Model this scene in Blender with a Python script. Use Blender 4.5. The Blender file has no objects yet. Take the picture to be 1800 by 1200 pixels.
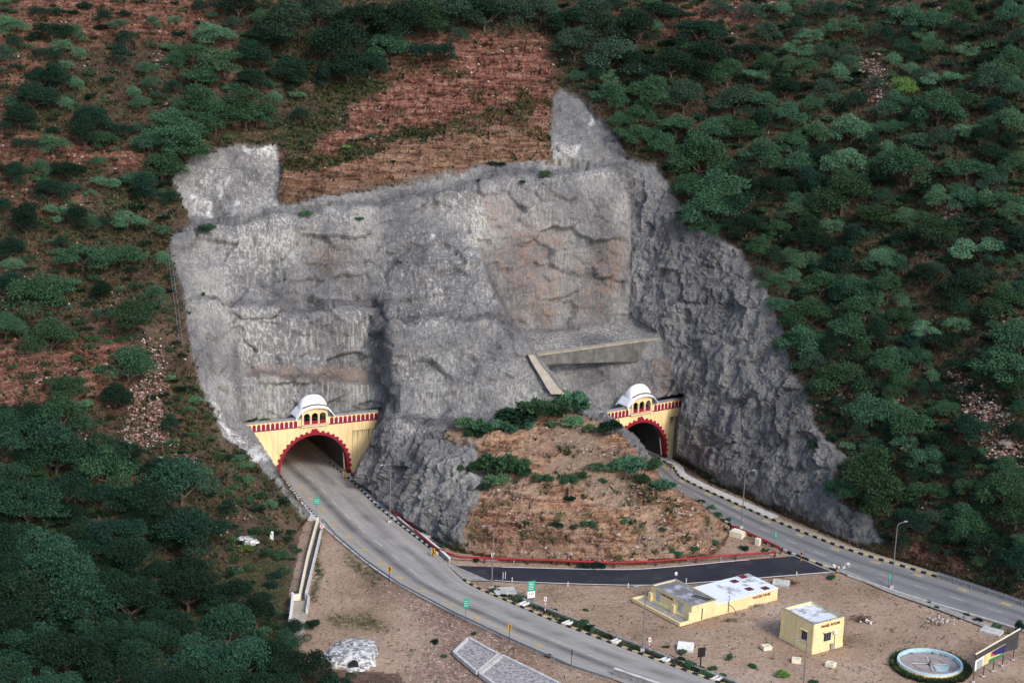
import bpy, math, random
import numpy as np
from mathutils import Vector, Matrix
random.seed(7); rng = np.random.default_rng(11)
C = bpy.context.scene.collection

# ------------------------------------------------------------------ camera
F, PITCH, ROLL, H = 3300.0, 14.8, 2.2, 118.0
a_ = math.radians(90-PITCH); r_ = math.radians(ROLL)
RX = np.array([[1,0,0],[0,math.cos(a_),-math.sin(a_)],[0,math.sin(a_),math.cos(a_)]])
RZ = np.array([[math.cos(r_),-math.sin(r_),0],[math.sin(r_),math.cos(r_),0],[0,0,1]])
R = RX@RZ
CAM = np.array([0,0,H])
cd = bpy.data.cameras.new('camera'); cam = bpy.data.objects.new('camera', cd); C.objects.link(cam)
m4 = np.eye(4); m4[:3,:3] = R; m4[:3,3] = CAM
cam.matrix_world = Matrix(m4.tolist()); cd.lens = F/1800*36; cd.sensor_width = 36; cd.clip_end = 3000; cd.clip_start = 1
bpy.context.scene.camera = cam
def ray(u, v): return R@np.array([(u-900)/F, -(v-600)/F, -1.0])
def g(u, v, z=0.0):                       # the point of the survey sighted at (u, v) that lies at height z
    d = ray(u, v); t = (z-H)/d[2]; return CAM+t*d
def onpl(u, v, P0, e):                    # sighted point on the vertical plane through P0 along e
    n = np.array([e[1], -e[0], 0]); d = ray(u, v); return CAM+d*(np.dot(P0-CAM, n)/np.dot(d, n))
def zat(P, v):                            # height above P that is sighted on row v
    best = 0
    lo, hi = 0, 30
    for _ in range(40):
        m = (lo+hi)/2; q = R.T@(np.array([P[0], P[1], m])-CAM); vv = 600+F*q[1]/q[2]
        if vv > v: lo = m
        else: hi = m
    return lo
def toPx(P):
    q = R.T@(np.array(P)-CAM); return 900-F*q[0]/q[2], 600+F*q[1]/q[2]

# ------------------------------------------------------------------ noise
def vnoise(p, seed=0):
    p = p+seed*17.31; i = np.floor(p).astype(np.int64); f = p-i; f = f*f*(3-2*f)
    def h(a, b, c):
        n = (a*374761393+b*668265263+c*2147483647+seed*974711) & 0xffffffff
        n = ((n ^ (n >> 13))*1274126177) & 0xffffffff
        n = ((n ^ (n >> 16))*2246822519) & 0xffffffff
        return ((n ^ (n >> 15)) & 0xffff)/65535.0
    x, y, z = i[...,0], i[...,1], i[...,2]; fx, fy, fz = f[...,0], f[...,1], f[...,2]
    r = 0
    for dx in (0,1):
        for dy in (0,1):
            for dz in (0,1):
                w = (fx if dx else 1-fx)*(fy if dy else 1-fy)*(fz if dz else 1-fz)
                r = r+w*h(x+dx, y+dy, z+dz)
    return r*2-1
def fbm(p, o=4, seed=0, ridge=False):
    s, a, t = 0, 1.0, 0
    for k in range(o):
        n = vnoise(p*(2.03**k), seed+k); 
        if ridge: n = 1-2*np.abs(n)
        s = s+a*n; t += a; a *= .5
    return s/t

def plates(p,seed,tilt=.5):     # faceted blocks: each cell gets its own offset and tilt
    i0=np.floor(p).astype(np.int64); best=np.full(p.shape[:-1],1e9); val=np.zeros(p.shape[:-1])
    def hh(c,k):
        n=(c[...,0]*374761393+c[...,1]*668265263+c[...,2]*1442695041+(seed*31+k)*974711)&0xffffffff
        n=((n^(n>>13))*1274126177)&0xffffffff; n=((n^(n>>16))*2246822519)&0xffffffff; return ((n^(n>>15))&0xffff)/65535.0
    for dx in (-1,0,1):
        for dy in (-1,0,1):
            for dz in (-1,0,1):
                c=i0+np.array([dx,dy,dz]); q=c+np.stack([hh(c,1),hh(c,2),hh(c,3)],-1); d=p-q; d2=(d**2).sum(-1); m=d2<best
                v=(hh(c,4)*2-1)+tilt*2*((hh(c,5)-.5)*d[...,0]+(hh(c,6)-.5)*d[...,1]+(hh(c,7)-.5)*d[...,2])*2
                best=np.where(m,d2,best); val=np.where(m,v,val)
    return val

# ------------------------------------------------------------------ mesh + tag helpers
def tag(o, label=None, cat=None, group=None, kind=None):
    if label: o['label'] = label
    if cat: o['category'] = cat
    if group: o['group'] = group
    if kind: o['kind'] = kind
    return o
def thing(name, label, cat, loc=(0,0,0), rz=0, group=None):
    o = bpy.data.objects.new(name, None); C.objects.link(o); o.location = tuple(float(c) for c in loc); o.rotation_euler = (0,0,rz)
    o.empty_display_size = .3
    return tag(o, label, cat, group)
class MB:
    def __init__(s): s.v=[]; s.f=[]; s.m=[]; s.mi=0
    def add(s, vs, fs):
        b=len(s.v); s.v += [tuple(float(c) for c in q) for q in vs]; s.f += [[b+i for i in f] for f in fs]; s.m += [s.mi]*len(fs); return s
    def box(s, x0,x1,y0,y1,z0,z1):
        return s.add([(x0,y0,z0),(x1,y0,z0),(x1,y1,z0),(x0,y1,z0),(x0,y0,z1),(x1,y0,z1),(x1,y1,z1),(x0,y1,z1)],
          [(0,3,2,1),(4,5,6,7),(0,1,5,4),(1,2,6,5),(2,3,7,6),(3,0,4,7)])
    def prism(s, pts, z0, z1):            # vertical prism over a ccw footprint
        n=len(pts); a=[(p[0],p[1],z0) for p in pts]; b=[(p[0],p[1],z1) for p in pts]
        return s.add(a+b, [tuple(range(n-1,-1,-1)), tuple(range(n,2*n))]+[(i,(i+1)%n,n+(i+1)%n,n+i) for i in range(n)])
    def xz(s, pts, y0, y1):               # outline in x-z extruded along y
        n=len(pts); a=[(p[0],y0,p[1]) for p in pts]; b=[(p[0],y1,p[1]) for p in pts]
        return s.add(a+b, [tuple(range(n)), tuple(range(2*n-1,n-1,-1))]+[(i,n+i,n+(i+1)%n,(i+1)%n) for i in range(n)])
    def bar(s, p, q, w, h=None):          # square bar between two points
        h = h or w; p=np.array(p,float); q=np.array(q,float); d=q-p; L=np.linalg.norm(d); d/=L
        up=np.array([0,0,1.]) if abs(d[2])<.95 else np.array([1.,0,0]); a=np.cross(d,up); a/=np.linalg.norm(a); b=np.cross(a,d)
        vs=[c+sx*a*w/2+sz*b*h/2 for c in (p,q) for sx,sz in ((-1,-1),(1,-1),(1,1),(-1,1))]
        return s.add(vs, [(0,1,2,3),(7,6,5,4),(0,4,5,1),(1,5,6,2),(2,6,7,3),(3,7,4,0)])
    def tube(s, pts, rs, n=8, cap=True):
        pts=[np.array(p,float) for p in pts]
        if not hasattr(rs,'__len__'): rs=[rs]*len(pts)
        vs=[]; fs=[]
        for i,p in enumerate(pts):
            d=pts[min(i+1,len(pts)-1)]-pts[max(i-1,0)]; d/=max(np.linalg.norm(d),1e-9)
            up=np.array([0,0,1.]) if abs(d[2])<.9 else np.array([1.,0,0]); a=np.cross(d,up); a/=np.linalg.norm(a); b=np.cross(a,d)
            vs += [p+rs[i]*(math.cos(2*math.pi*k/n)*a+math.sin(2*math.pi*k/n)*b) for k in range(n)]
        for i in range(len(pts)-1):
            for k in range(n): fs.append((i*n+k, i*n+(k+1)%n, (i+1)*n+(k+1)%n, (i+1)*n+k))
        if cap: fs += [tuple(range(n-1,-1,-1)), tuple(range((len(pts)-1)*n, len(pts)*n))]
        return s.add(vs, fs)
    def build(s, name, mat, parent=None, smooth=False):
        me=bpy.data.meshes.new(name); me.from_pydata(s.v,[],s.f)
        mats = mat if isinstance(mat,(list,tuple)) else [mat]
        for m in mats: me.materials.append(m)
        if len(mats)>1: me.polygons.foreach_set('material_index', s.m)
        if smooth: me.polygons.foreach_set('use_smooth',[True]*len(s.f))
        me.update(); o=bpy.data.objects.new(name, me); C.objects.link(o)
        if parent: o.parent=parent
        return o
def npmesh(name, V, Fq, mats, smooth=True, mi=None):
    me=bpy.data.meshes.new(name); nf=len(Fq); k=Fq.shape[1]
    me.vertices.add(len(V)); me.vertices.foreach_set('co', np.ascontiguousarray(V,dtype=np.float32).ravel())
    me.loops.add(nf*k); me.loops.foreach_set('vertex_index', np.ascontiguousarray(Fq,dtype=np.int32).ravel())
    me.polygons.add(nf); me.polygons.foreach_set('loop_start', np.arange(0,nf*k,k,dtype=np.int32))
    for m in (mats if isinstance(mats,(list,tuple)) else [mats]): me.materials.append(m)
    if mi is not None: me.polygons.foreach_set('material_index', mi.astype(np.int32))
    me.polygons.foreach_set('use_smooth', np.full(nf, smooth))
    me.update(calc_edges=True); return me
def link(name, me, parent=None):
    o=bpy.data.objects.new(name, me); C.objects.link(o)
    if parent: o.parent=parent
    return o

# ------------------------------------------------------------------ materials
class NT:
    def __init__(s, name, rough=.9, spec=.3):
        s.mat=bpy.data.materials.new(name); s.mat.use_nodes=True; s.t=s.mat.node_tree; s.b=s.t.nodes['Principled BSDF']
        s.b.inputs['Roughness'].default_value=rough; s.b.inputs['Specular IOR Level'].default_value=spec
        s.g=s.t.nodes.new('ShaderNodeNewGeometry')
    def n(s, typ, **kw):
        x=s.t.nodes.new(typ)
        for k,v in kw.items(): setattr(x,k,v)
        return x
    def l(s,a,b): s.t.links.new(a,b)
    def setin(s, sock, v):
        if isinstance(v, bpy.types.NodeSocket): s.l(v, sock)
        else: sock.default_value=v
    def pos(s, sc=(1,1,1), world=True):
        m=s.n('ShaderNodeMapping'); m.inputs['Scale'].default_value=sc
        if world: s.l(s.g.outputs['Position'], m.inputs['Vector'])
        else:
            t=s.n('ShaderNodeTexCoord'); s.l(t.outputs['Object'], m.inputs['Vector'])
        return m.outputs[0]
    def noise(s, scale=1, sc=(1,1,1), detail=5, rough=.55, dist=0, world=True, vec=None):
        x=s.n('ShaderNodeTexNoise'); x.inputs['Scale'].default_value=scale; x.inputs['Detail'].default_value=detail
        x.inputs['Roughness'].default_value=rough; x.inputs['Distortion'].default_value=dist
        s.l(vec or s.pos(sc,world), x.inputs['Vector']); return x.outputs['Fac']
    def voro(s, scale=1, sc=(1,1,1), feature='F1', out='Distance', vec=None):
        x=s.n('ShaderNodeTexVoronoi', feature=feature); x.inputs['Scale'].default_value=scale
        s.l(vec or s.pos(sc), x.inputs['Vector']); return x.outputs[out]
    def math(s, op, a, b=0, c=None):
        x=s.n('ShaderNodeMath', operation=op); s.setin(x.inputs[0],a); s.setin(x.inputs[1],b)
        if c is not None: s.setin(x.inputs[2],c)
        return x.outputs[0]
    def rng(s, v, a, b, c=0, d=1):
        x=s.n('ShaderNodeMapRange'); x.clamp=True
        s.setin(x.inputs[0],v); x.inputs[1].default_value=a; x.inputs[2].default_value=b; x.inputs[3].default_value=c; x.inputs[4].default_value=d
        return x.outputs[0]
    def mix(s, fac, a, b):
        x=s.n('ShaderNodeMix', data_type='RGBA'); s.setin(x.inputs[0],fac)
        for sock,v in ((x.inputs[6],a),(x.inputs[7],b)):
            if isinstance(v, bpy.types.NodeSocket): s.l(v,sock)
            else: sock.default_value=(*v,1)
        return x.outputs[2]
    def ramp(s, fac, stops):
        x=s.n('ShaderNodeValToRGB'); e=x.color_ramp.elements
        while len(e)<len(stops): e.new(.5)
        for i,(p,c) in enumerate(stops): e[i].position=p; e[i].color=(*c,1)
        s.l(fac,x.inputs[0]); return x.outputs[0]
    def attr(s, name):
        x=s.n('ShaderNodeAttribute', attribute_name=name); q=s.n('ShaderNodeSeparateColor'); s.l(x.outputs['Color'],q.inputs[0]); return q.outputs[0],q.outputs[1],q.outputs[2]
    def col(s, c): s.setin(s.b.inputs['Base Color'], c if isinstance(c,bpy.types.NodeSocket) else (*c,1))
    def bump(s, h, strength=.5, dist=.1):
        x=s.n('ShaderNodeBump'); x.inputs['Strength'].default_value=strength; x.inputs['Distance'].default_value=dist
        s.l(h,x.inputs['Height']); s.l(x.outputs[0], s.b.inputs['Normal'])
def plain(name, c, rough=.8, var=.2, scale=2.0, dirt=None, metal=0, dsc=(1,1,.25), amt=.5):
    m=NT(name,rough); n=m.noise(scale,detail=6)
    lo=tuple(x*(1-var) for x in c); hi=tuple(min(1,x*(1+var)) for x in c)
    k=m.mix(m.rng(n,.3,.7),lo,hi)
    if dirt: k=m.mix(m.rng(m.noise(1.3,dsc,detail=6,rough=.65),.5,.75,0,amt),k,dirt)
    m.col(k); m.b.inputs['Metallic'].default_value=metal; return m.mat

def terrain_material():
    m=NT('terrain',.95,.15)
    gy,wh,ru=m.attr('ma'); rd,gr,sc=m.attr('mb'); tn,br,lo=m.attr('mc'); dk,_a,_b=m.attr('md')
    n1=m.noise(.75,detail=6,rough=.68); n2=m.noise(2.6,detail=4,rough=.72)
    st=m.noise(2.0,(1,1,.11),detail=5,rough=.66,dist=.2); lay=m.noise(.5,(.3,.3,3.2),detail=6,rough=.7,dist=.4)
    fine=m.math('ADD',m.math('MULTIPLY',m.math('SUBTRACT',n2,.5),m.math('SUBTRACT',1.9,m.math('MULTIPLY',gy,.8))),1)
    # brown soil with litter
    soil=m.ramp(n1,[(.32,(.038,.025,.020)),(.5,(.082,.050,.037)),(.68,(.155,.098,.070))])
    tan=m.ramp(m.math('ADD',m.math('MULTIPLY',n1,.45),m.math('MULTIPLY',lo,.55)),[(.3,(.18,.122,.083)),(.42,(.29,.20,.14)),(.58,(.37,.265,.195)),(.72,(.44,.34,.265))])
    tan=m.mix(m.rng(n1,.58,.66,0,.7),tan,(.12,.085,.055)); tan=m.mix(m.rng(n1,.36,.42,.5,0),tan,(.44,.33,.24))
    c=m.mix(tn,soil,tan)
    red=m.ramp(m.math('ADD',m.math('MULTIPLY',lay,.6),m.math('MULTIPLY',n1,.4)),[(.40,(.035,.018,.016)),(.45,(.14,.056,.043)),(.50,(.25,.105,.078)),(.56,(.33,.165,.125)),(.63,(.42,.28,.215))])
    red=m.mix(m.rng(n1,.3,.42,.7,0),red,(.04,.02,.017))
    c=m.mix(rd,c,red)
    brn=m.ramp(lay,[(.40,(.09,.045,.03)),(.455,(.26,.135,.08)),(.53,(.40,.23,.14)),(.62,(.50,.36,.25))])
    brn=m.mix(m.rng(n1,.46,.64,0,.5),brn,(.36,.24,.175))
    c=m.mix(br,c,brn)
    vx=m.n('ShaderNodeTexVoronoi'); vx.inputs['Scale'].default_value=1.1; m.l(m.pos((1,1,.7)),vx.inputs['Vector'])
    sep=m.n('ShaderNodeSeparateColor'); m.l(vx.outputs['Color'],sep.inputs[0])
    sto=m.ramp(sep.outputs[0],[(0,(.13,.065,.05)),(.5,(.27,.15,.12)),(1,(.40,.30,.26))])
    sto=m.mix(m.rng(vx.outputs['Distance'],.35,.6,0,.8),sto,(.05,.03,.025))
    c=m.mix(m.math('MULTIPLY',sc,m.rng(n1,.35,.5,.35,1)),c,sto)
    gc=m.ramp(n2,[(.3,(.018,.030,.012)),(.5,(.05,.065,.024)),(.72,(.13,.115,.05))])
    c=m.mix(m.math('MULTIPLY',gr,m.rng(n1,.36,.54)),c,gc)
    rgh,_c,_d=m.attr('me'); w1=m.rng(rgh,0,1,.30,.55); gv=m.math('ADD',m.math('MULTIPLY',n1,w1),m.math('MULTIPLY',lo,m.math('SUBTRACT',1,w1)))
    gcl=m.ramp(gv,[(.33,(.12,.119,.124)),(.45,(.178,.176,.179)),(.57,(.235,.231,.228)),(.72,(.315,.308,.295))])
    gcl=m.mix(m.rng(st,.34,.47,.38,0),gcl,(.085,.085,.09))
    wm=m.math('MULTIPLY',wh,m.rng(m.math('ADD',m.math('MULTIPLY',st,.78),m.math('MULTIPLY',lo,.22)),.515,.59))
    gcl=m.mix(m.math('MULTIPLY',wm,.9),gcl,(.62,.60,.54))
    gcl=m.mix(m.math('MULTIPLY',ru,m.rng(st,.44,.60,.0,.85)),gcl,(.27,.15,.09))
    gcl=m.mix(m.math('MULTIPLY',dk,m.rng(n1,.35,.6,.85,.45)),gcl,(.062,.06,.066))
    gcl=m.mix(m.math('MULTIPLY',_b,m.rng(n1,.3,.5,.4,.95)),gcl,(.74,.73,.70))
    crk=m.rng(m.math('ABSOLUTE',m.math('SUBTRACT',n1,.47)),0,.016,1,0)
    gcl=m.mix(m.math('MULTIPLY',crk,m.rng(lo,.42,.62,.85,0)),gcl,(.035,.035,.04))
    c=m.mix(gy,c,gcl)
    mul=m.n('ShaderNodeMix',data_type='RGBA',blend_type='MULTIPLY'); mul.inputs[0].default_value=1
    m.l(c,mul.inputs[6]); cb=m.n('ShaderNodeCombineColor')
    for k in range(3): m.l(fine,cb.inputs[k])
    m.l(cb.outputs[0],mul.inputs[7]); m.col(mul.outputs[2])
    h=m.math('ADD',m.math('MULTIPLY',st,.45),m.math('MULTIPLY',n1,m.math('SUBTRACT',1.5,m.math('MULTIPLY',gy,m.math('SUBTRACT',.75,m.math('MULTIPLY',rgh,.6)))))); h=m.math('ADD',h,m.math('MULTIPLY',m.math('MULTIPLY',sep.outputs[1],m.math('MULTIPLY',gy,rgh)),.2)); m.bump(m.math('MULTIPLY',h,m.rng(_a,0,1,1,.2)),1,1.0); return m.mat
M={}
M['terrain']=terrain_material()
def road_material(name, lo, hi, dark):
    m=NT(name,.85,.3); tc=m.n('ShaderNodeUVMap'); uv=tc.outputs[0]
    mp=m.n('ShaderNodeMapping'); mp.inputs['Scale'].default_value=(9,.06,1); m.l(uv,mp.inputs['Vector'])
    n=m.noise(1,detail=4,vec=mp.outputs[0]); mp2=m.n('ShaderNodeMapping'); mp2.inputs['Scale'].default_value=(3,.12,1); m.l(uv,mp2.inputs['Vector'])
    n2=m.noise(1,detail=6,rough=.65,vec=mp2.outputs[0])
    sp=m.n('ShaderNodeSeparateXYZ'); m.l(uv,sp.inputs[0])
    c=m.mix(m.rng(n,.3,.7),lo,hi)
    band=m.math('SUBTRACT',1,m.rng(m.math('ABSOLUTE',m.math('SUBTRACT',sp.outputs[0],.33)),.0,.13))
    c=m.mix(m.math('MULTIPLY',band,m.rng(n2,.3,.6,.5,1)),c,dark)
    band=m.math('SUBTRACT',1,m.rng(m.math('ABSOLUTE',m.math('SUBTRACT',sp.outputs[0],.68)),.0,.16))
    c=m.mix(m.math('MULTIPLY',band,m.rng(n2,.42,.62,.15,.7)),c,dark)
    j=m.math('FRACT',m.math('DIVIDE',sp.outputs[1],4.5)); c=m.mix(m.math('MULTIPLY',m.math('LESS_THAN',j,.02),.5),c,dark)
    c=m.mix(m.rng(m.noise(.5,detail=8,rough=.7),.55,.75,0,.35),c,dark)
    c=m.mix(m.rng(m.noise(3,detail=5,rough=.7),.5,.8,0,.35),c,hi)
    m.col(c); return m.mat
M['road']=road_material('road_concrete',(.25,.24,.23),(.38,.36,.33),(.085,.082,.082))
M['road2']=road_material('road_concrete_blue',(.17,.175,.185),(.245,.24,.235),(.10,.10,.11))
def asphalt():
    m=NT('asphalt',.8,.3); n=m.noise(.12,(1,1,1),detail=5); d=m.noise(.5,detail=7,rough=.7)
    c=m.mix(m.rng(n,.3,.7),(.018,.018,.027),(.035,.035,.045)); c=m.mix(m.rng(d,.55,.8,0,.3),c,(.14,.11,.09)); m.col(m.mix(m.math('MULTIPLY',m.rng(m.noise(.25,(1,1,1),detail=5),.56,.62),.5),c,(.06,.055,.055))); return m.mat
M['asphalt']=asphalt()
M['white']=plain('white_paint',(.72,.72,.70),.6,.12,1.5,(.4,.38,.35),amt=.5)
M['line']=plain('line_paint',(.48,.47,.44),.8,.25,2,(.22,.21,.2),amt=.7)
M['yline']=plain('yellow_line_paint',(.42,.33,.17),.8,.2,1,(.25,.23,.2),amt=.95)
M['stud']=plain('yellow_block_paint',(.40,.32,.17),.8,.2,1,(.28,.26,.2),amt=.9)
M['yellow']=plain('cream_yellow_wall_paint',(.84,.64,.33),.8,.07,.3,(.42,.30,.15),amt=.6,dsc=(1,1,.12))
M['yellow2']=plain('yellow_building_paint',(.80,.64,.34),.85,.08,.5,(.45,.36,.20),amt=.55,dsc=(1,1,.3))
M['stain']=plain('stain',(.17,.12,.07),.9,.3)
M['crimson']=plain('crimson_paint',(.25,.012,.03),.6,.2,1.5)
M['cream']=plain('cream_paint',(.75,.68,.52),.7,.1,1)
M['dome']=plain('white_dome_paint',(.80,.81,.84),.6,.06,.8,(.5,.5,.5),amt=.35)
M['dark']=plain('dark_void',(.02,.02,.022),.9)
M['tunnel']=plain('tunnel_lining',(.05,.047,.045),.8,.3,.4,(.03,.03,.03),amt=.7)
M['conc']=plain('concrete',(.30,.29,.27),.9,.25,1.2,(.13,.12,.11),amt=.6)
M['conc_l']=plain('light_concrete',(.50,.49,.47),.9,.2,1.2,(.25,.23,.21),amt=.6)
M['foot']=plain('footpath_concrete',(.34,.30,.24),.9,.2,.8,(.18,.15,.11),amt=.6)
M['kb']=plain('kerb_black',(.02,.02,.024),.7)
M['kc']=plain('kerb_cream',(.55,.45,.25),.8,.2,1,(.3,.24,.15),amt=.5)
M['kw']=plain('kerb_white',(.55,.54,.52),.8,.2,1,(.3,.28,.26),amt=.5)
M['steel']=plain('galvanised_steel',(.22,.25,.28),.5,.15,2,metal=.4)
M['pole']=plain('pole_grey',(.20,.20,.21),.5,.15,2,metal=.3)
M['redpipe']=plain('red_pipe_paint',(.26,.02,.025),.6,.25,.6)
M['green']=plain('sign_green',(.01,.30,.20),.5,.1)
M['black']=plain('black_paint',(.012,.012,.014),.6)
M['orange']=plain('sign_yellow',(.50,.26,.04),.6)
M['red']=plain('sign_red',(.6,.03,.04),.6)
M['blue']=plain('pool_blue_paint',(.45,.64,.70),.6,.12,1.2,(.7,.8,.85),amt=.5)
M['basin']=plain('basin_floor',(.33,.28,.27),.85,.2,.8,(.2,.17,.17),amt=.5)
M['rooft']=plain('white_roof_patches',(.70,.74,.80),.8,.1,.5)
M['roofg']=plain('grey_roof_stains',(.25,.25,.27),.9,.3,.5,(.12,.12,.13),amt=.6)
def patchy(name,a,b,sc,lo,hi):
    m=NT(name,.85); m.col(m.mix(m.rng(m.noise(sc,detail=6,rough=.6),lo,hi),a,b)); return m.mat
M['tankroof']=patchy('tank_roof',(.34,.35,.37),(.74,.78,.84),.22,.40,.47)
M['roomroof']=patchy('room_roof',(.30,.30,.31),(.66,.70,.74),.6,.40,.52)
M['pumproof']=patchy('pump_roof',(.17,.17,.185),(.42,.43,.46),.45,.50,.66)
M['brown']=plain('rusty_hatch',(.09,.03,.025),.8,.3)
M['glass']=plain('dark_glass',(.03,.035,.04),.2)
M['door']=plain('grey_door_paint',(.45,.47,.50),.7)
M['whiterock']=patchy('whitewashed_rock',(.16,.15,.145),(.60,.60,.59),1.6,.42,.56)
M['pitch']=patchy('stone_pitching',(.16,.15,.155),(.42,.40,.40),2.2,.36,.62)
M['wood']=plain('weathered_wood',(.22,.17,.14),.9,.4,3)
M['navy']=plain('poster_navy',(.03,.02,.12),.6)
M['pgreen']=plain('poster_green',(.03,.16,.08),.6,.4,1.2)
M['pyel']=plain('poster_yellow',(.6,.55,.25),.6,.3,2)
M['skin']=plain('skin',(.25,.13,.09),.6)
M['hair']=plain('hair_black',(.01,.01,.01),.6)
M['shirt']=plain('white_shirt',(.75,.75,.78),.8)
M['trouser']=plain('blue_trousers',(.05,.07,.16),.8)
def leafmat(name, c1, c2, c3):
    m=NT(name,.75,.2); oi=m.n('ShaderNodeObjectInfo'); n=m.noise(.55,detail=3,world=True); n2=m.noise(4,detail=2)
    c=m.mix(m.rng(n,.35,.65),c1,c2); c=m.mix(m.rng(n2,.5,.7,0,.45),c,c3)
    hs=m.n('ShaderNodeHueSaturation'); m.l(m.rng(oi.outputs['Random'],0,1,.68,1.5),hs.inputs['Value']); m.l(m.rng(oi.outputs['Random'],0,1,.462,.512),hs.inputs['Hue'])
    m.l(c,hs.inputs['Color']); m.col(hs.outputs[0]); return m.mat
LM={'mid':leafmat('leaves_mid',(0.022,0.062,0.033),(0.039,0.092,0.046),(0.074,0.146,0.073)),
    'pale':leafmat('leaves_pale',(0.041,0.102,0.055),(0.074,0.151,0.081),(0.129,0.224,0.119)),
    'dark':leafmat('leaves_dark',(0.006,0.021,0.013),(0.010,0.033,0.020),(0.018,0.050,0.028)),
    'deep':leafmat('leaves_deep',(0.011,0.037,0.022),(0.020,0.058,0.034),(0.037,0.088,0.050)),
    'grey':leafmat('leaves_greyish',(0.020,0.044,0.029),(0.031,0.062,0.040),(0.052,0.088,0.057)),
    'lime':leafmat('leaves_yellow_green',(0.074,0.146,0.034),(0.110,0.187,0.043),(0.156,0.229,0.069)),
    'leafy':leafmat('leaves_broad',(0.037,0.094,0.043),(0.074,0.156,0.073),(0.184,0.291,0.155))}
M['bark']=plain('bark',(.10,.075,.06),.9,.3,3)
M['twig']=plain('dead_twigs',(.09,.05,.04),.9,.3,3)

# ------------------------------------------------------------------ terrain relief from surveyed slopes
ST=3.0; U0,U1,V0,V1=-300,2100,-210,1290
us=np.arange(U0,U1+1,ST); vs_=np.arange(V0,V1+1,ST); NU,NV=len(us),len(vs_)
UU,VV=np.meshgrid(us,vs_)
RAY=np.stack([(UU-900)/F,-(VV-600)/F,-np.ones_like(UU)],-1)@R.T
wob=np.stack([UU/50,VV/50,UU*0],-1); WU=UU+14*fbm(wob,5,3); WV=VV+12*fbm(wob,5,9)
def inpoly(P,x,y):
    r=np.zeros(x.shape,bool); n=len(P); j=n-1
    for i in range(n):
        xi,yi=P[i]; xj,yj=P[j]
        if yi!=yj: r ^= ((yi>y)!=(yj>y)) & (x<(xj-xi)*(y-yi)/(yj-yi)+xi)
        j=i
    return r
def mask(P,wobble=True): return inpoly(P,WU if wobble else UU,WV if wobble else VV).astype(float)
def blur(a,s):
    k=int(3*s)+1; w=np.exp(-np.arange(-k,k+1)**2/(2*s*s)); w/=w.sum()
    for ax in (0,1):
        p=np.pad(a,[(k,k) if q==ax else (0,0) for q in range(a.ndim)],mode='edge'); o=0
        for i,x in enumerate(w):
            sl=[slice(None)]*a.ndim; sl[ax]=slice(i,i+a.shape[ax]); o=o+x*p[tuple(sl)]
        a=o
    return a
def dline(L,x=None,y=None):
    x=UU if x is None else x; y=VV if y is None else y
    d=np.full(x.shape,1e9)
    for (x0,y0),(x1,y1) in zip(L[:-1],L[1:]):
        t=np.clip(((x-x0)*(x1-x0)+(y-y0)*(y1-y0))/((x1-x0)**2+(y1-y0)**2),0,1)
        d=np.minimum(d,np.hypot(x-x0-t*(x1-x0),y-y0-t*(y1-y0)))
    return d
GREY=[(298,318),(330,275),(370,262),(415,252),(478,250),(490,300),(494,360),(560,352),(640,335),(700,318),(760,305),(850,292),(960,285),(976,290),(970,230),(966,170),(985,148),(1020,160),(1038,200),(1080,232),(1100,280),(1150,290),(1190,350),(1205,390),(1250,420),(1310,440),(1335,490),(1362,560),(1380,600),(1395,650),(1422,690),(1430,740),(1460,770),(1490,800),(1470,840),(1480,880),(1530,900),(1555,962),(1500,950),(1400,905),(1300,862),(1230,825),(1190,800),(1150,815),(1128,806),(1100,770),(1060,742),(1000,712),(930,722),(860,745),(800,742),(770,775),(830,790),(856,830),(845,880),(822,900),(815,962),(780,955),(700,910),(640,860),(612,833),(487,824),(545,905),(530,905),(500,860),(440,800),(400,762),(362,700),(345,640),(328,560),(312,480),(305,420),(335,395),(312,350)]
GROUND=[(-300,1170),(0,1120),(250,1060),(400,1010),(500,960),(535,915),(545,905),(505,852),(488,826),(612,834),(640,858),(700,905),(745,935),(800,966),(900,985),(1080,990),(1180,985),(1250,975),(1282,940),(1270,918),(1230,885),(1165,845),(1148,814),(1168,808),(1190,806),(1240,840),(1300,868),(1400,912),(1500,955),(1560,975),(1700,1020),(1800,1055),(2100,1190),(2101,1291),(-301,1291)]
FL=[(437,745),(663,722),(658,757),(650,785),(632,808),(622,834),(612,834),(488,826)]
FR=[(1062,723),(1200,698),(1198,712),(1186,760),(1183,807),(1150,812),(1120,770),(1090,745)]
MOUND=[(770,775),(800,742),(860,745),(930,722),(1000,712),(1060,742),(1100,770),(1128,806),(1150,815),(1165,845),(1230,885),(1275,920),(1282,940),(1250,975),(1180,985),(1080,990),(900,985),(812,968),(822,900),(845,880),(856,830),(830,790)]
az=np.interp(UU,[-300,0,450,900,1300,1800],[22,18,8,-4,-25,-34]); sl=np.interp(UU,[0,500,900,1800],[34,36,38,36])+0*VV
def paint(P,s,a):
    global sl,az
    m=inpoly(P,UU,VV); sl=np.where(m,s,sl); az=np.where(m,a,az)
paint([(-300,800),(300,780),(560,960),(0,1200),(-300,1200)],29,30)
paint([(1430,760),(2100,800),(2100,1200),(1500,980)],35,-44)
paint(GREY,68,0)
paint([(298,318),(340,270),(478,250),(494,362),(480,375),(320,392)],56,16)
paint([(300,396),(510,372),(660,350),(670,540),(320,540)],72,14)
paint([(300,410),(380,430),(410,545),(432,745),(487,826),(545,905),(520,900),(440,800),(362,700),(345,640),(312,480)],58,46)
paint([(408,545),(660,545),(660,725),(432,745)],85,22)
paint([(660,335),(850,300),(850,420),(900,572),(660,560)],64,2)
paint([(680,565),(905,575),(990,690),(1000,712),(860,742),(690,740)],66,8)
paint([(648,520),(690,545),(700,740),(660,800),(650,785),(660,722)],74,-68)
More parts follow.
